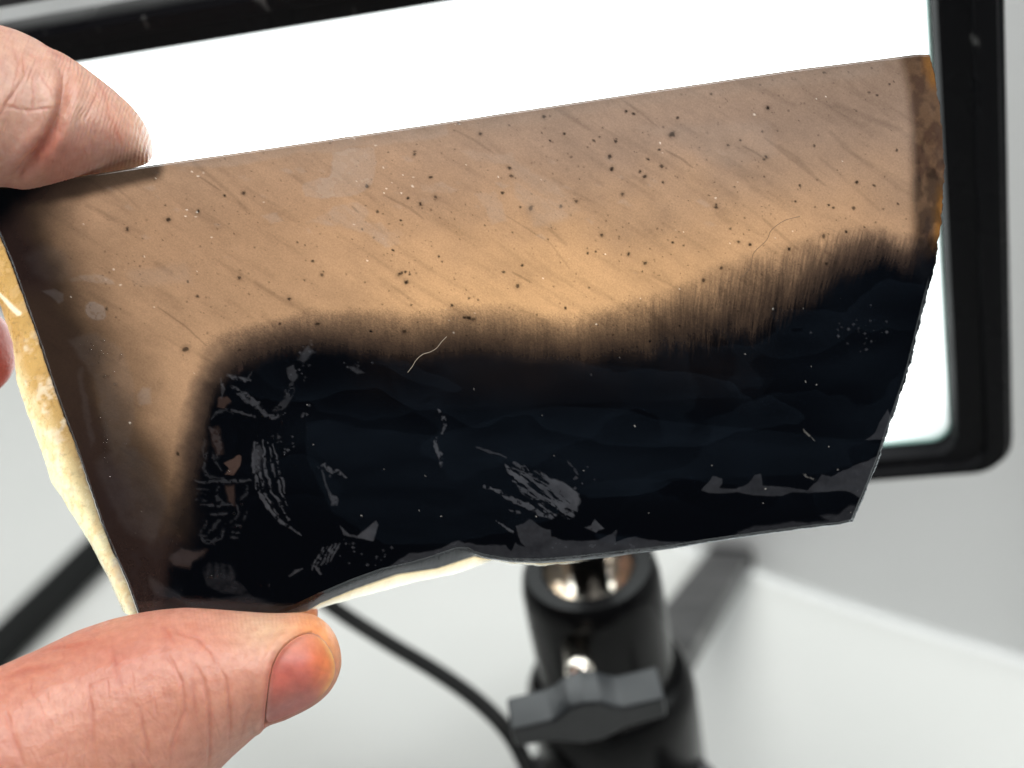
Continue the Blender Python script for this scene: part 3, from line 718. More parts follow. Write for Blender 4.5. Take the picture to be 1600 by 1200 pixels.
def strip(front_ids, mid_c, back_c, n1, n2, colfun, mi, flip=False):
    """rows of vertices from the front edge over a middle curve to the back edge"""
    global count
    ids = [front_ids]
    f2 = np.stack([X[front_ids], Y[front_ids]], 1)
    rows = []
    for k in range(1, n1 + 1): rows.append((f2 + (mid_c - f2) * (k / n1), THK * .42 * k / n1, 0, k / n1))
    for k in range(1, n2 + 1): rows.append((mid_c + (back_c - mid_c) * (k / n2), THK * (.42 + .58 * k / n2), 1, k / n2))
    for c2, bk, ph, t in rows:
        p = slab_np(c2[:, 0], c2[:, 1], bk)
        if 0 < t < 1 or ph == 0:
            jit = fbm(np.arange(len(c2)) / 9.0, np.full(len(c2), bk * 3000.), 3) * 3.5e-4 * (1 if 0 < t < 1 else .3)
            p = p + np.array(SN)[None] * jit[:, None]
        cc, ss = colfun(c2, ph, t)
        verts.append(p); tcols.append(cc); surfs.append(ss)
        ids.append(np.arange(count, count + len(c2))); count += len(c2)
    for a, b in zip(ids, ids[1:]):
        q = np.stack([a[:-1], a[1:], b[1:], b[:-1]], 1)
        if flip: q = q[:, ::-1]
        allf.append(q); matidx.append(np.full(len(q), mi))
    return ids[-1]
def cf_dark(c2, ph, t):
    n = len(c2); s_ = np.zeros((n, 4)); s_[:, 0] = .55 + .5 * fbm(c2[:, 0] / 12, c2[:, 1] / 5, 3); s_[:, 3] = 1
    return np.full((n, 3), .004), s_
def cf_top(c2, ph, t):
    n = len(c2); s_ = np.zeros((n, 4)); s_[:, 0] = .3; s_[:, 3] = 1
    return np.tile(col_of(150, 125, 105), (n, 1)), s_
def cf_right(c2, ph, t):
    n = len(c2); s_ = np.zeros((n, 4)); s_[:, 0] = .15 + .4 * fbm(c2[:, 0] / 5, c2[:, 1] / 6, 3); s_[:, 3] = 1
    a = sstep(430, 400, c2[:, 1])
    return col_of(160, 104, 44)[None] * .5 * a[:, None] * (.5 + 1.2 * (fbm(c2[:, 0] / 9, c2[:, 1] / 14, 3) + .5))[:, None] + .003, s_
def cf_bot(c2, ph, t):
    n = len(c2); s_ = np.zeros((n, 4)); s_[:, 3] = 1
    vis = sstep(930, 860, c2[:, 0]) * sstep(440, 480, c2[:, 0])
    if ph == 0:
        s_[:, 0] = np.clip(.75 + .9 * fbm(c2[:, 0] / 22 , c2[:, 1] * .6 + c2[:, 0] * .05, 4), 0, 1)
        return np.full((n, 3), .01), s_
    s_[:, 0] = .2
    cream = col_of(226, 196, 140)[None] * (1 - t) + np.array([1, .97, .88])[None] * t
    return cream * .95 * vis[:, None] + .01, s_
B_top = strip(idx[0], mTop, bTop, 1, 2, cf_top, 0)
B_right = strip(idx[:, -1], mR, bR, 2, 3, cf_right, 0)
B_bot = strip(idx[-1], mB, bB, 3, 5, cf_bot, 0, True)
vert_np = np.concatenate(verts); tc_np = np.concatenate(tcols); sf_np = np.concatenate(surfs)
# back face: fan to the middle
lb3 = slab_np(bLf[:, 0], bLf[:, 1], THK)
lb_ids = np.arange(count, count + NV); count += NV
ctr = slab_np(np.array([720.]), np.array([540.]), THK); cid = count; count += 1
vert_np = np.concatenate([vert_np, lb3, ctr])
tc_np = np.concatenate([tc_np, np.full((NV + 1, 3), .85)]); sf_np = np.concatenate([sf_np, np.tile([0, 0, 0, 1.], (NV + 1, 1))])
loop = list(B_top) + list(B_right[1:]) + list(B_bot[::-1][1:]) + list(lb_ids[::-1][1:])
allf_l = [tuple(q) for a in allf for q in a]
mi_l = list(np.concatenate(matidx))
for a, b in zip(loop, loop[1:] + loop[:1]):
    if a != b: allf_l.append((cid, a, b)); mi_l.append(1)

M_stone, nt, out = mat('translucent_stone'); L = nt.links.new
at = N(nt, 'Attribute', attribute_name='through'); as_ = N(nt, 'Attribute', attribute_name='surface')
sep = N(nt, 'SeparateColor'); L(as_.outputs['Color'], sep.inputs[0])
tcn = N(nt, 'TexCoord')
nf = N(nt, 'TexNoise'); nf.inputs['Scale'].default_value = 5200; nf.inputs['Detail'].default_value = 3; L(tcn.outputs['Object'], nf.inputs['Vector'])
grain = ramp(nt, nf.outputs[0], [(.25, g3(.88)), (.75, g3(1.1))])
mg_ = N(nt, 'MixRGB', blend_type='MULTIPLY'); mg_.inputs[0].default_value = 1; L(at.outputs['Color'], mg_.inputs[1]); L(grain.outputs[0], mg_.inputs[2])
trn = N(nt, 'BsdfTranslucent'); L(mg_.outputs[0], trn.inputs[0])
dfc = N(nt, 'MixRGB'); L(sep.outputs[0], dfc.inputs[0]); dfc.inputs[1].default_value = (.0004, .0006, .0012, 1); dfc.inputs[2].default_value = (.049, .050, .056, 1)
dff = N(nt, 'MixRGB', blend_type='ADD'); L(sep.outputs[1], dff.inputs[0]); L(dfc.outputs[0], dff.inputs[1]); dff.inputs[2].default_value = (.0036, .0056, .0082, 1)  # bluish reflection in the wet films, put in as diffuse colour
dfd = N(nt, 'MixRGB'); L(sep.outputs[2], dfd.inputs[0]); L(dff.outputs[0], dfd.inputs[1]); dfd.inputs[2].default_value = (.75, .72, .66, 1)
dif = N(nt, 'BsdfDiffuse'); L(dfd.outputs[0], dif.inputs[0])
ad = N(nt, 'AddShader'); L(trn.outputs[0], ad.inputs[0]); L(dif.outputs[0], ad.inputs[1])
gl = N(nt, 'BsdfGlossy'); gl.inputs[0].default_value = (.9, .95, 1, 1)
rg = ramp(nt, sep.outputs[0], [(0, g3(.07)), (1, g3(.45))]); L(rg.outputs[0], gl.inputs['Roughness'])
fz = N(nt, 'Fresnel'); fz.inputs[0].default_value = 1.45
bp = N(nt, 'Bump'); bp.inputs['Strength'].default_value = .10; bp.inputs['Distance'].default_value = .0001
L(nf.outputs[0], bp.inputs['Height'])
for n_ in (gl, dif, fz): L(bp.outputs[0], n_.inputs['Normal'])
mxs = N(nt, 'MixShader'); L(fz.outputs[0], mxs.inputs[0]); L(ad.outputs[0], mxs.inputs[1]); L(gl.outputs[0], mxs.inputs[2])
L(mxs.outputs[0], out.inputs[0])

M_back, nt, out = mat('sawn_stone_back')
t_ = N(nt, 'BsdfTransparent'); t_.inputs[0].default_value = (.90, .88, .84, 1); nt.links.new(t_.outputs[0], out.inputs[0])

me = bpy.data.meshes.new('stone_slab')
org = Vector(S0)
vert_l = vert_np - np.array(org)[None]
me.from_pydata(vert_l.tolist(), [], allf_l)
me.polygons.foreach_set('material_index', np.array(mi_l, dtype=np.int32))
def put(me, name, arr):
    a = me.attributes.new(name, 'FLOAT_COLOR', 'POINT')
    f = np.ones((len(me.vertices), 4), np.float32); f[:, :arr.shape[1]] = arr
    a.data.foreach_set('color', f.ravel())
put(me, 'through', np.clip(tc_np, 0, 1.5)); put(me, 'surface', sf_np)
slab = link('stone_slab', me, [M_stone, M_back]); slab.location = org
tag(slab, 'polished translucent brown stone slab, dark blue-black below, held up to the lit panel', 'stone slab')
me.validate()
# sharp front rim so the polished face stays flat-shaded to its edge
bm = bmesh.new(); bm.from_mesh(me)
for e in bm.edges:
    if len(e.link_faces) == 2 and e.calc_face_angle(0) > R(38): e.smooth = False
bm.to_mesh(me); bm.free()

# ---- rind: crusty amber-to-cream cut on the left, blown-out light painted white outwards
nr = 26
rv = []; rc = []; rs = []
lf = np.stack([X[idx[:, 0]], Y[idx[:, 0]]], 1)
for k in range(nr + 1):
    t = k / nr
    c2 = lf + (bLf - lf) * t
    p = slab_np(c2[:, 0], c2[:, 1], THK * t)
    bulge = math.sin(math.pi * t) * 6e-4
    nz = fbm(c2[:, 0] / 14, c2[:, 1] / 22, 4, .6)
    crust = sstep(.02, .10, nz + .15 * t - .05)
    jit = (nz * 1.7e-4 + crust * .5e-4 + fbm(c2[:, 0] / 3, c2[:, 1] / 3, 2) * .7e-4) * (1 if 0 < k < nr else 0)
    p = p - np.array(rt)[None] * (bulge * .6) + np.array(SN)[None] * (jit[:, None] + bulge * .5)
    rv.append(p)
    y_ = c2[:, 1]
    hi = col_of(200, 158, 92); lo = col_of(250, 232, 186)
    q = sstep(540, 780, y_ + 60 * nz + 230 * (t - .5))[:, None]
    a = hi[None] * (1 - q) + lo[None] * q
    pale = (.6 * sstep(.10, .22, nz) * sstep(500, 560, y_))[:, None]
    a = a * (1 - pale) + col_of(236, 226, 205)[None] * pale
    vein = sstep(.10, .0, abs(fbm(c2[:, 0] / 18 + 9, c2[:, 1] / 40, 4)))[:, None] * (.22 + .12 * q)
    a = a * (1 - vein) + col_of(190, 130, 40)[None] * vein * a.mean(1, keepdims=True) * 1.9
    pits = sstep(.20, .28, fbm(c2[:, 0] / 4, c2[:, 1] / 5, 2))[:, None]
    a = a * (1 - .22 * pits)
    gy = sstep(.5, .0, t - .2 * nz) * sstep(560, 760, y_) ; gy = gy[:, None] if np.ndim(gy) else gy
    a = a * (1 - .55 * gy)
    d_, _ = seg_dist(c2[:, 0], c2[:, 1], [(-5, 453), (15, 470), (34, 490)])
    a = a + .5 * sstep(5, 2, d_)[:, None]
    rc.append(a)
    s_ = np.zeros((NV, 4)); s_[:, 0] = .5 + .4 * crust; s_[:, 2] = .05 + .12 * crust; s_[:, 3] = 1; rs.append(s_)
rv = np.concatenate(rv) - np.array(org); ri = np.arange((nr + 1) * NV).reshape(nr + 1, NV)
rf = np.stack([ri[:-1, :-1], ri[1:, :-1], ri[1:, 1:], ri[:-1, 1:]], -1).reshape(-1, 4)
rm = bpy.data.meshes.new('rind'); rm.from_pydata(rv.tolist(), [], rf.tolist())
put(rm, 'through', np.clip(np.concatenate(rc) * (.90 + .3 * np.repeat(np.linspace(0, 1, nr + 1), NV))[:, None], 0, 1.0)); put(rm, 'surface', np.concatenate(rs))
rind = link('rind', rm, [M_stone], slab)
rind['label'] = 'rough amber to cream rind along the left edge, glowing'

# ---- droplets of water on the slab
bm = bmesh.new()
drops = [(164, 588, 3), (171, 588, 2.2), (178, 582, 2), (180, 600, 2.4), (181, 690, 2.6), (196, 695, 3), (161, 532, 3), (190, 556, 3.4), (186, 562, 2), (358, 738, 4.5), (420, 915, 2.2), (409, 914, 2), (404, 912, 1.4), (366, 802, 3), (378, 788, 2.6), (232, 645, 1.6), (224, 676, 1.4), (376, 823, 2.4), (369, 824, 1.8), (330, 901, 3.2), (340, 899, 2.2), (324, 903, 2), (345, 897, 2), (241, 905, 2), (248, 925, 1.8), (268, 845, 2.5), (276, 850, 1.8), (222, 918, 1.6), (254, 940, 1.6), (284, 922, 1.4)]
for i in range(40): drops.append((rng.normal(150, 12), rng.normal(545, 14), rng.uniform(.7, 1.6)))
for i in range(24): drops.append((rng.normal(168, 6), rng.normal(700, 24), rng.uniform(.7, 2.0)))
for i in range(36): drops.append((rng.normal(430, 26), rng.normal(690, 22), rng.uniform(.6, 1.5)))
for i in range(26): drops.append((rng.normal(235, 25), rng.normal(915, 14), rng.uniform(.6, 1.4)))
for i in range(20): drops.append((rng.normal(1345, 20), rng.normal(520, 30), rng.uniform(.5, 1.1)))
q3 = SN.to_track_quat('Z', 'Y').to_matrix().to_4x4()
for (x0, y0, r_) in drops:
    p = slab_pt(x0, y0) - org; rr_ = r_ * DS / F_PX
    bmesh.ops.create_icosphere(bm, subdivisions=2, radius=1, matrix=Matrix.Translation(p) @ q3 @ Matrix.Diagonal((rr_ * rng.uniform(.8, 1.2), rr_, rr_ * .55, 1)))
M_water, nt, out = mat('water')
b = N(nt, 'BsdfGlass'); b.inputs['Roughness'].default_value = .0; b.inputs['IOR'].default_value = 1.33
tp = N(nt, 'BsdfTransparent'); g_ = N(nt, 'BsdfGlossy'); g_.inputs['Roughness'].default_value = .05
fz = N(nt, 'Fresnel'); fz.inputs[0].default_value = 1.4
mx = N(nt, 'MixShader'); nt.links.new(fz.outputs[0], mx.inputs[0]); nt.links.new(tp.outputs[0], mx.inputs[1]); nt.links.new(g_.outputs[0], mx.inputs[2])
nt.links.new(mx.outputs[0], out.inputs[0])
o = from_bm('water_droplets', bm, [M_water], slab); o['kind'] = 'stuff'

# ---- loose fibres
M_fib, nt, out = mat('pale_fibre'); b = N(nt, 'BsdfPrincipled'); b.inputs['Base Color'].default_value = (.42, .36, .28, 1); b.inputs['Roughness'].default_value = .5; nt.links.new(b.outputs[0], out.inputs[0])
M_hair, nt, out = mat('brown_hair'); b = N(nt, 'BsdfPrincipled'); b.inputs['Base Color'].default_value = (.10, .055, .03, 1); b.inputs['Roughness'].default_value = .4; nt.links.new(b.outputs[0], out.inputs[0])
bm = bmesh.new()
tube(bm, spline([slab_pt(x, y, -.0002) for x, y in ((637, 582), (644, 573), (650, 563), (660, 554), (672, 550), (682, 544), (690, 534), (698, 526))], 6), .000032, 6)
tag(from_bm('lint_fibre', bm, [M_fib]), 'short pale fibre curled on the slab at the top of its dark zone', 'fibre')
bm = bmesh.new()
tube(bm, spline([slab_pt(x, y, -.0001) for x, y in hair], 6), .000028, 6)
tag(from_bm('stray_hair', bm, [M_hair]), 'hair-thin brown strand bent across the amber right part of the slab', 'hair')

# ------------------------------------------------------------------ hand
def add_loft(bm, secs):
    """secs: (top px, bottom px, depth, half depth px, depth shift)"""
    loops = []
    n = 28
    for (tp_, bt_, d, hd) in secs:
        a, b = P(tp_[0], tp_[1], d), P(bt_[0], bt_[1], d)
        c = (a + b) / 2; uu = (a - b) / 2; bb = fwd * (hd * d / F_PX)
        loops.append([c + uu * math.cos(2 * math.pi * k / n) + bb * math.sin(2 * math.pi * k / n) for k in range(n)])
    loft(bm, loops)
def add_chain(bm, pts, sub=8):
    c = [P(x, y, d) for x, y, d, r in pts]; rads = [r for *_, r in pts]
    cc = spline(c, sub); rr_ = [r for r in np.interp(np.linspace(0, len(pts) - 1, len(cc)), range(len(pts)), rads)]
    # rounded ends
    for e, s_ in ((0, -1), (-1, 1)):
        bmesh.ops.create_icosphere(bm, subdivisions=3, radius=rr_[e], matrix=Matrix.Translation(cc[e]))
    tube(bm, cc, rr_, 24)
bm = bmesh.new()
# index finger end (top and bottom silhouettes)
add_loft(bm, [((-330, 6), (-330, 270), .153, 125), ((-200, 6), (-200, 282), .156, 125), ((-100, 18), (-100, 290), .159, 124), ((0, 40), (0, 292), .1615, 120), ((30, 48), (30, 295), .1625, 117), ((60, 62), (60, 296), .1632, 113), ((80, 76), (78, 293), .1637, 108), ((100, 84), (96, 290), .164, 104),
              ((125, 100), (120, 286), .1645, 98), ((150, 118), (146, 279), .165, 92), ((178, 140), (172, 271), .1655, 84), ((200, 160), (196, 264), .166, 72), ((216, 178), (214, 260), .1662, 58), ((227, 196), (226, 257), .1664, 42), ((234, 214), (233, 252), .1665, 26), ((237.5, 230), (237, 243), .1665, 10)])
add_chain(bm, [(-880, 420, .132, .0118), (-640, 260, .138, .0105), (-420, 150, .149, .0098), (-250, 144, .155, .0094)])
# thumb
add_loft(bm, [((-330, 1165), (-215, 1500), .153, 168), ((-180, 1112), (-70, 1430), .156, 165), ((-80, 1072), (30, 1385), .158, 162), ((0, 1040), (115, 1345), .160, 156), ((60, 1014), (180, 1312), .1615, 150), ((120, 985), (240, 1280), .1628, 144), ((170, 968), (290, 1252), .1635, 139), ((215, 958), (325, 1222), .164, 134), ((250, 953), (348, 1198), .1643, 130), ((285, 950.5), (364, 1182), .1645, 126),
              ((330, 953), (384, 1164), .1648, 120), ((380, 957), (404, 1146), .165, 112), ((412, 959), (420, 1131), .1652, 105), ((440, 959), (440, 1125), .1653, 98), ((466, 957.5), (464, 1116), .1654, 90), ((486, 960), (484, 1106), .1655, 80), ((502, 968), (500, 1096), .1656, 68), ((515, 980), (513, 1084), .1657, 54), ((525, 997), (524, 1068), .1658, 38), ((531, 1018), (531, 1050), .1659, 20), ((532.5, 1030), (532.5, 1040), .1659, 8)])
add_chain(bm, [(-900, 1560, .128, .019), (-640, 1470, .140, .0155), (-420, 1370, .150, .0128), (-250, 1310, .1545, .0120)])
# flesh behind the slab's lower edge
add_chain(bm, [(440, 975, .1715, .0035), (470, 958, .1725, .0022)], 4)
# other fingers curled off to the left
add_chain(bm, [(-54, 550, .1785, .0063), (-180, 500, .184, .0070), (-380, 400, .184, .0076), (-700, 290, .166, .0088), (-980, 560, .138, .0115)])
add_chain(bm, [(-190, 770, .182, .0060), (-320, 705, .187, .0067), (-480, 600, .185, .0073), (-790, 500, .168, .0085), (-1080, 760, .138, .0110)])
add_chain(bm, [(-300, 940, .180, .0052), (-420, 890, .185, .0058), (-560, 830, .182, .0063), (-840, 740, .166, .0074), (-1130, 960, .138, .0098)])
# palm and wrist
for mx_, my_ in ((-880, 430), (-980, 600), (-1080, 780), (-1130, 980)):
    add_chain(bm, [(mx_, my_, .137, .0120), ((mx_ - 1500) / 2, (my_ + 1350) / 2, .132, .0150), (-1560, 1400, .128, .0165)])
add_chain(bm, [(-900, 1560, .128, .0185), (-1250, 1480, .126, .018), (-1600, 1430, .126, .018)])
add_chain(bm, [(-1000, 900, .128, .013), (-1250, 1180, .124, .0165), (-1600, 1430, .125, .019)])
add_chain(bm, [(-1540, 1400, .126, .0215), (-2100, 1760, .118, .024), (-2800, 2250, .108, .029)])
me = bpy.data.meshes.new('hand_rough'); bm.to_mesh(me); bm.free()
tmp = bpy.data.objects.new('hand_rough', me); COL.objects.link(tmp)
md = tmp.modifiers.new('r', 'REMESH'); md.mode = 'VOXEL'; md.voxel_size = .00042
sm = tmp.modifiers.new('s', 'SMOOTH'); sm.factor = .5; sm.iterations = 10
dg = bpy.context.evaluated_depsgraph_get()
me2 = bpy.data.meshes.new_from_object(tmp.evaluated_get(dg))
bpy.data.objects.remove(tmp); bpy.data.meshes.remove(me)
bm = bmesh.new(); bm.from_mesh(me2)
def to_px(co):
    q = co - CAM; d = q.dot(fwd)
    return 800 + F_PX * q.dot(rt) / d, 600 - F_PX * q.dot(up) / d
sel_e = set()
for f in bm.faces:
    c = f.calc_center_median(); px_, py_ = to_px(c)
    if -30 < px_ < 560 and -30 < py_ < 1230 and f.normal.dot((CAM - c).normalized()) > -.45:
        sel_e.update(f.edges)
bmesh.ops.subdivide_edges(bm, edges=list(sel_e), cuts=3, use_grid_fill=True, smooth=0)
bm.normal_update()
bm.to_mesh(me2); bm.free()
nv = len(me2.vertices)
co = np.empty(nv * 3); me2.vertices.foreach_get('co', co); co = co.reshape(-1, 3)
no = np.empty(nv * 3); me2.vertex_normals.foreach_get('vector', no); no = no.reshape(-1, 3)
q = co - np.array(CAM); dd = q @ np.array(fwd)
HX = 800 + F_PX * (q @ np.array(rt)) / dd; HY = 600 - F_PX * (q @ np.array(up)) / dd
vis = ((no * (-q)).sum(1) / np.linalg.norm(q, axis=1))
near = (dd < .172)
face = sstep(-.1, .25, vis) * near
inv = (HX > -60) & (HX < 570) & (HY > -60) & (HY < 1240)
H = np.zeros(nv); redd = np.zeros(nv); pale = np.zeros(nv)
sv = np.where(inv & (face > 0))[0]; hx, hy = HX[sv], HY[sv]
hwx = hx + 5 * fbm(hx / 18, hy / 18, 3); hwy = hy + 5 * fbm(hx / 18 + 9, hy / 18 + 5, 3)
hh = np.zeros(len(sv)); rd = np.zeros(len(sv)); pl_ = np.zeros(len(sv))
def crease(pts, depth, wpx, lip=.35, warp=1, red=.5, fade=True):
    global hh, rd
    d, s_ = seg_dist(hx + warp * (hwx - hx), hy + warp * (hwy - hy), pts)
    e = np.sin(np.pi * np.clip(s_, .03, .97)) ** .5 if fade else 1
    depth = depth * (.44 if wpx < 4 else 1); wpx = wpx * 1.25
    hh -= depth * 1e-3 * np.exp(-(d / wpx) ** 2) * e
    hh += depth * lip * (.5 if wpx < 5 else 1) * 1e-3 * np.exp(-((d - 2.4 * wpx) / (1.6 * wpx)) ** 2) * e
    rd = np.maximum(rd, red * np.exp(-(d / (wpx * 1.6)) ** 2) * e)
# index creases
crease([(90, 98), (100, 118), (101, 140), (96, 166), (84, 200), (64, 232), (40, 260), (12, 287)], .70, 6.5, .6, red=.40)
crease([(97, 110), (102, 140), (96, 168), (84, 202)], .30, 2.2, .2, red=.35)
for p, dp, w_ in [([(38, 120), (20, 147), (0, 178), (-20, 200)], .22, 2.2), ([(8, 168), (50, 172), (88, 168)], .16, 2.0), ([(50, 112), (52, 150), (50, 186)], .12, 1.8), ([(36, 86), (38, 122)], .12, 1.8), ([(62, 115), (78, 140), (84, 160)], .10, 1.6),
                  ([(156, 140), (147, 160), (133, 186)], .16, 2.0), ([(20, 70), (30, 100), (20, 140)], .1, 2), ([(190, 166), (214, 196), (222, 215)], .08, 1.6), ([(165, 172), (180, 196), (190, 226)], .06, 1.5), ([(60, 60), (90, 85), (112, 96)], .12, 2.5), ([(150, 122), (165, 150), (172, 180)], .06, 1.5)]:
    crease(p, dp, w_, red=.35)
# thumb creases
for p, dp, w_ in [([(255, 1013), (270, 1037), (284, 1066), (288, 1098), (288, 1112), (276, 1142), (267, 1171), (264, 1200)], .26, 2.4), ([(299, 1031), (317, 1060), (325, 1092), (328, 1127), (327, 1165), (325, 1210)], .34, 2.4), ([(340, 1037), (352, 1060), (357, 1092), (359, 1127), (357, 1165)], .26, 2.2),
                  ([(273, 987), (310, 998), (334, 1022), (340, 1040)], .18, 2.6), ([(375, 1156), (382, 1127), (392, 1106), (402, 1098)], .20, 2.4), ([(8, 1106), (22, 1155), (38, 1200)], .24, 3.2), ([(139, 1068), (144, 1125), (146, 1181)], .18, 2.8), ([(217, 1106), (229, 1162), (232, 1200)], .18, 2.6), ([(175, 1010), (182, 1045), (190, 1080)], .10, 2.4),
                  ([(250, 970), (262, 990), (276, 1010)], .12, 2.2), ([(0, 1065), (40, 1048), (90, 1040)], .15, 3), ([(60, 1020), (95, 1012), (130, 1016)], .14, 2.5), ([(300, 1060), (303, 1090), (306, 1120)], .1, 2), ([(205, 1190), (212, 1215)], .2, 2.5), ([(80, 1015), (120, 1010), (160, 1000)], .1, 2.5)]:
    crease(p, dp, w_, red=.3, warp=.35)
NAIL = [(411, 1136), (414, 1105), (417, 1080), (420, 1058), (424, 1040), (432, 1022), (444, 1006), (458, 995), (474, 987), (488, 985), (500, 991), (512, 1003), (521, 1018), (527, 1036), (527, 1052), (521, 1068), (508, 1085), (490, 1101), (468, 1113), (440, 1124)]
sdn = poly_sd(hx, hy, NAIL)
fold = sstep(-9, 1, sdn) * sstep(9, 0, sdn)
hh -= 7.0e-4 * sstep(0, -5, sdn) * (.25 + .75 * sstep(508, 465, hx))                         # bed lies below the fold
prox = sstep(470, 440, hx)
hh += 3.0e-4 * np.exp(-((sdn - 9) / 9) ** 2) * (.4 + .6 * prox)
rd = np.maximum(rd, .7 * np.exp(-((sdn - 1) / 5) ** 2) * sstep(505, 480, hx))
# fingertip ridges and fine skin grain
rid = (hx < 245) & (hy < 300)
ph = hx * .95 + 26 * fbm(hx / 90, hy / 90, 2) + hy * .30 + 8 * fbm(hx / 30 + 3, hy / 30, 2)
tipm = sstep(60, 130, hx) * sstep(245, 235, hx)
hh += np.where(rid, 3.6e-5 * np.sin(2 * math.pi * ph / 6.6) * (.35 + .65 * tipm) * (.6 + fbm(hx / 25, hy / 25, 2) * 1.2), 0)
th = hy > 930
hh += np.where(th, 1.5e-5 * np.sin(2 * math.pi * (hx * .98 - 10 * fbm(hx / 60, hy / 60, 2) - .18 * hy) / 6.4) * sstep(1010, 960, hy) * sstep(0, -1, 0 * hx - 1) * (sdn > 4), 0)
hh += 4.5e-5 * fbm(hx / 7, hy / 9, 4, .65) + 1.8e-4 * fbm(hx / 40, hy / 46, 3) + 1.2e-5 * (rng.random(len(sv)) - .5)
hh += 6e-5 * fbm(hx / 3.2 + hy / 14, hy / 15, 3) * rid
hh += 4.5e-5 * fbm((hx * .95 - .3 * hy) / 4.0, (hy * .95 + .3 * hx) / 26, 4, .7) * th * (sdn > 3)
for _ in range(34):
    x0, y0 = rng.uniform(0, 400), rng.uniform(975, 1200); a_ = R(rng.normal(80, 16)); l_ = rng.uniform(15, 60)
    if rng.random() < .2: a_ = R(rng.normal(160, 15))
    crease([(x0, y0), (x0 + .5 * l_ * math.cos(a_) + rng.normal(0, 2), y0 + .5 * l_ * math.sin(a_)), (x0 + l_ * math.cos(a_), y0 + l_ * math.sin(a_))], rng.uniform(.05, .13), 1.3, red=.12, warp=.5)
for _ in range(22):
    x0, y0 = rng.uniform(-5, 170), rng.uniform(60, 240); a_ = R(rng.normal(80, 22)); l_ = rng.uniform(12, 50)
    crease([(x0, y0), (x0 + l_ * math.cos(a_), y0 + l_ * math.sin(a_))], rng.uniform(.05, .13), 1.3, red=.1, warp=.5)
H[sv] = hh * face[sv]
# colours
rd = rd + np.where(rid, .55 * np.exp(-(((hx - 90) / 60) ** 2 + ((hy - 245) / 45) ** 2)), 0) + np.where(rid, .35 * np.exp(-(((hx - 185) / 30) ** 2 + ((hy - 215) / 30) ** 2)), 0)
rd = rd + np.where(th, .45 * np.exp(-(((hx - 150) / 110) ** 2 + ((hy - 1030) / 50) ** 2)) + .35 * sstep(120, -40, hx) + .25 * np.exp(-(((hx - 260) / 90) ** 2 + ((hy - 1000) / 40) ** 2)), 0)
pl_ = np.where(th, .9 * np.exp(-(((hx - 420) / 55) ** 2 + ((hy - 985) / 34) ** 2)), 0) + np.where(rid, .5 * np.exp(-(((hx - 215) / 25) ** 2 + ((hy - 185) / 60) ** 2)), 0)
org_ = np.where(th, np.exp(-(((hx - 500) / 45) ** 2 + ((hy - 1000) / 60) ** 2)) * (sdn > -2), 0)  # orange backlit glow painted into the thumb tip
rd = np.clip(rd + .35 * fbm(hx / 45, hy / 45, 4), 0, 1); pl_ = np.clip(pl_, 0, 1)
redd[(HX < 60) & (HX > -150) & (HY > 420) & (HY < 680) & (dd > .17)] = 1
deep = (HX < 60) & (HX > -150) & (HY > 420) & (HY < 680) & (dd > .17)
redd[sv] = rd; pale[sv] = pl_
orr = np.zeros(nv); orr[sv] = org_
co2 = co + no * H[:, None]
me2.vertices.foreach_set('co', co2.ravel())
base = np.where((HY > 800)[:, None], np.array([.55, .265, .19])[None], np.array([.53, .325, .25])[None])
cc = base * (1 - redd)[:, None] + np.array([.42, .12, .08])[None] * redd[:, None]
cc = cc * (1 - pale)[:, None] + np.array([.60, .40, .27])[None] * pale[:, None]
cc = cc * (1 - .7 * orr)[:, None] + np.array([.80, .33, .10])[None] * .7 * orr[:, None]
cc[deep] = (.32, .035, .010)  # far-left fingertip: red backlit glow painted into the skin
put(me2, 'skin', cc)

def skin_mat(name, rough, sss, bump=.3, coat=0.0):
    m, nt, out = mat(name); L = nt.links.new
    b = N(nt, 'BsdfPrincipled'); L(b.outputs[0], out.inputs[0])
    a = N(nt, 'Attribute', attribute_name='skin')
    tc = N(nt, 'TexCoord'); n = N(nt, 'TexNoise'); n.inputs['Scale'].default_value = 900; n.inputs['Detail'].default_value = 5; L(tc.outputs['Object'], n.inputs['Vector'])
    r = ramp(nt, n.outputs[0], [(.3, (.90, .83, .82)), (.7, (1.07, 1.08, 1.08))])
    mm = N(nt, 'MixRGB', blend_type='MULTIPLY'); mm.inputs[0].default_value = 1; L(a.outputs['Color'], mm.inputs[1]); L(r.outputs[0], mm.inputs[2])
    L(mm.outputs[0], b.inputs['Base Color'])
    b.inputs['Roughness'].default_value = rough
    b.inputs['Subsurface Weight'].default_value = sss
    b.inputs['Subsurface Radius'].default_value = (1.0, .32, .14); b.inputs['Subsurface Scale'].default_value = .0018
    b.inputs['Specular IOR Level'].default_value = .45
    b.inputs['Coat Weight'].default_value = coat; b.inputs['Coat Roughness'].default_value = .12
    v_ = N(nt, 'TexVoronoi'); v_.inputs['Scale'].default_value = 2300; L(tc.outputs['Object'], v_.inputs['Vector'])
    bp = N(nt, 'Bump'); bp.inputs['Strength'].default_value = bump; bp.inputs['Distance'].default_value = .0001; L(v_.outputs[0], bp.inputs['Height']); L(bp.outputs[0], b.inputs['Normal'])
    return m
M_skin = skin_mat('skin', .42, .5)
M_nail = skin_mat('nail', .40, .75, bump=.04, coat=.0)
hand = link('hand', me2, [M_skin])
tag(hand, 'bare hand reaching in from the left, pinching the stone slab between index finger and thumb', 'hand')
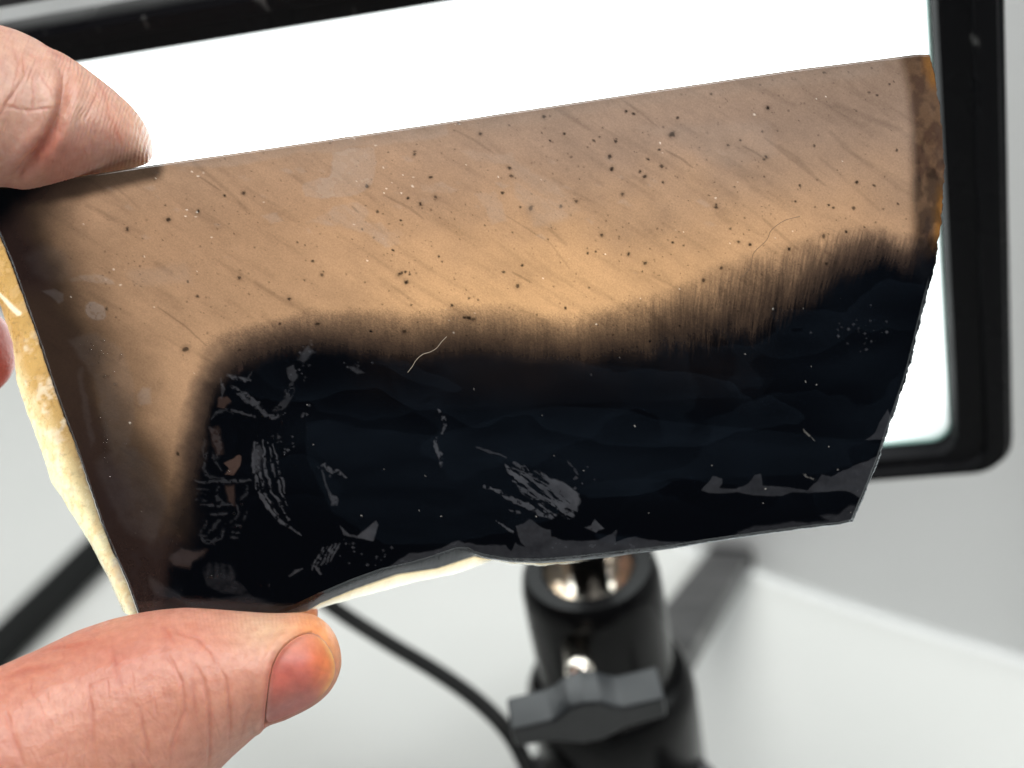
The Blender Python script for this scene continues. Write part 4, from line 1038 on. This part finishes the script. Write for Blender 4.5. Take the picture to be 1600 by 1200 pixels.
# thumb nail: a curved plate laid over the bed, raised a little off it
bvh = BVHTree.FromPolygons([V(p) for p in co2[:]], [tuple(p.vertices) for p in me2.polygons]) if False else None
bm = bmesh.new(); bm.from_mesh(me2); bvh = BVHTree.FromBMesh(bm); bm.free()
npoly = smooth_poly(np.array(NAIL + NAIL[:1], float), 2)[:-1]
cxn, cyn = 466, 1056
K_ = 96
per = np.array(NAIL + NAIL[:1], float); sl = np.r_[0, np.cumsum(np.hypot(*np.diff(per, axis=0).T))]
tt = np.linspace(0, sl[-1], K_, endpoint=False); bx_ = np.interp(tt, sl, per[:, 0]); by2 = np.interp(tt, sl, per[:, 1])
rings_ = np.linspace(1.0, .06, 26)
bm = bmesh.new(); rows = []; ncol = []
for ri_, s_ in enumerate(rings_):
    row = []
    for k in range(K_):
        px_, py_ = cxn + (bx_[k] - cxn) * s_ * 1.012, cyn + (by2[k] - cyn) * s_ * 1.012
        q = ray(px_, py_); hit = bvh.ray_cast(CAM, q.normalized(), .3)[0]
        if hit is None: hit = P(px_, py_, .1655)
        row.append(hit)
    rows.append(row)
arr = np.array([[list(p) for p in r_] for r_ in rows])
for _ in range(25):                                    # relax into one smooth plate
    pad = np.concatenate([arr[:1], arr, arr[-1:]], 0)
    arr = .5 * arr + .125 * (pad[:-2] + pad[2:]) + .125 * (np.roll(arr, 1, 1) + np.roll(arr, -1, 1))
lift = (3.4e-4 * (1 - rings_ ** 4) + 1.4e-4)[:, None]
view = np.array(-fwd) + np.array(rt) * .25
arr = arr + view[None, None] * lift[..., None]
vr = [[bm.verts.new(p) for p in r_] for r_ in arr]
for a, b in zip(vr, vr[1:]):
    for k in range(K_):
        j = (k + 1) % K_; bm.faces.new((a[k], a[j], b[j], b[k]))
bm.faces.new(vr[-1][::-1])
low = [bm.verts.new(arr[0][k] + np.array(fwd) * 4e-4) for k in range(K_)]
for k in range(K_):
    j = (k + 1) % K_; bm.faces.new((low[k], low[j], vr[0][j], vr[0][k]))
o = from_bm('thumb_nail', bm, [M_nail], hand)
nco = np.array([v_.co[:] for v_ in o.data.vertices]); q = nco - np.array(CAM); d_ = q @ np.array(fwd)
nx = 800 + F_PX * (q @ np.array(rt)) / d_; ny = 600 - F_PX * (q @ np.array(up)) / d_
tipk = sstep(470, 530, nx + .25 * (1050 - ny)); topk = sstep(1040, 990, ny)
nc = np.array([.52, .155, .12])[None] * (1 - tipk)[:, None] + np.array([.74, .22, .06])[None] * tipk[:, None]  # turns orange towards the tip: backlit glow painted into the nail
nc = nc * (1 - .5 * topk)[:, None] + np.array([.62, .30, .18])[None] * (.5 * topk)[:, None]
lowk = sstep(1080, 1120, ny); nc = nc * (1 - .3 * lowk)[:, None] + np.array([.48, .22, .2])[None] * (.3 * lowk)[:, None]
nc *= (1 + .25 * fbm((nx + 1.7 * ny) / 70, (ny - .35 * nx) / 7, 4, .65) + .3 * fbm(nx / 30, ny / 20, 3))[:, None]
sdx = poly_sd(nx, ny, NAIL); rimk = sstep(-14, -2, sdx) * sstep(490, 515, nx)
nc = nc * (1 - .7 * rimk)[:, None] + np.array([.86, .46, .17])[None] * (.7 * rimk)[:, None]
put(o.data, 'skin', nc)
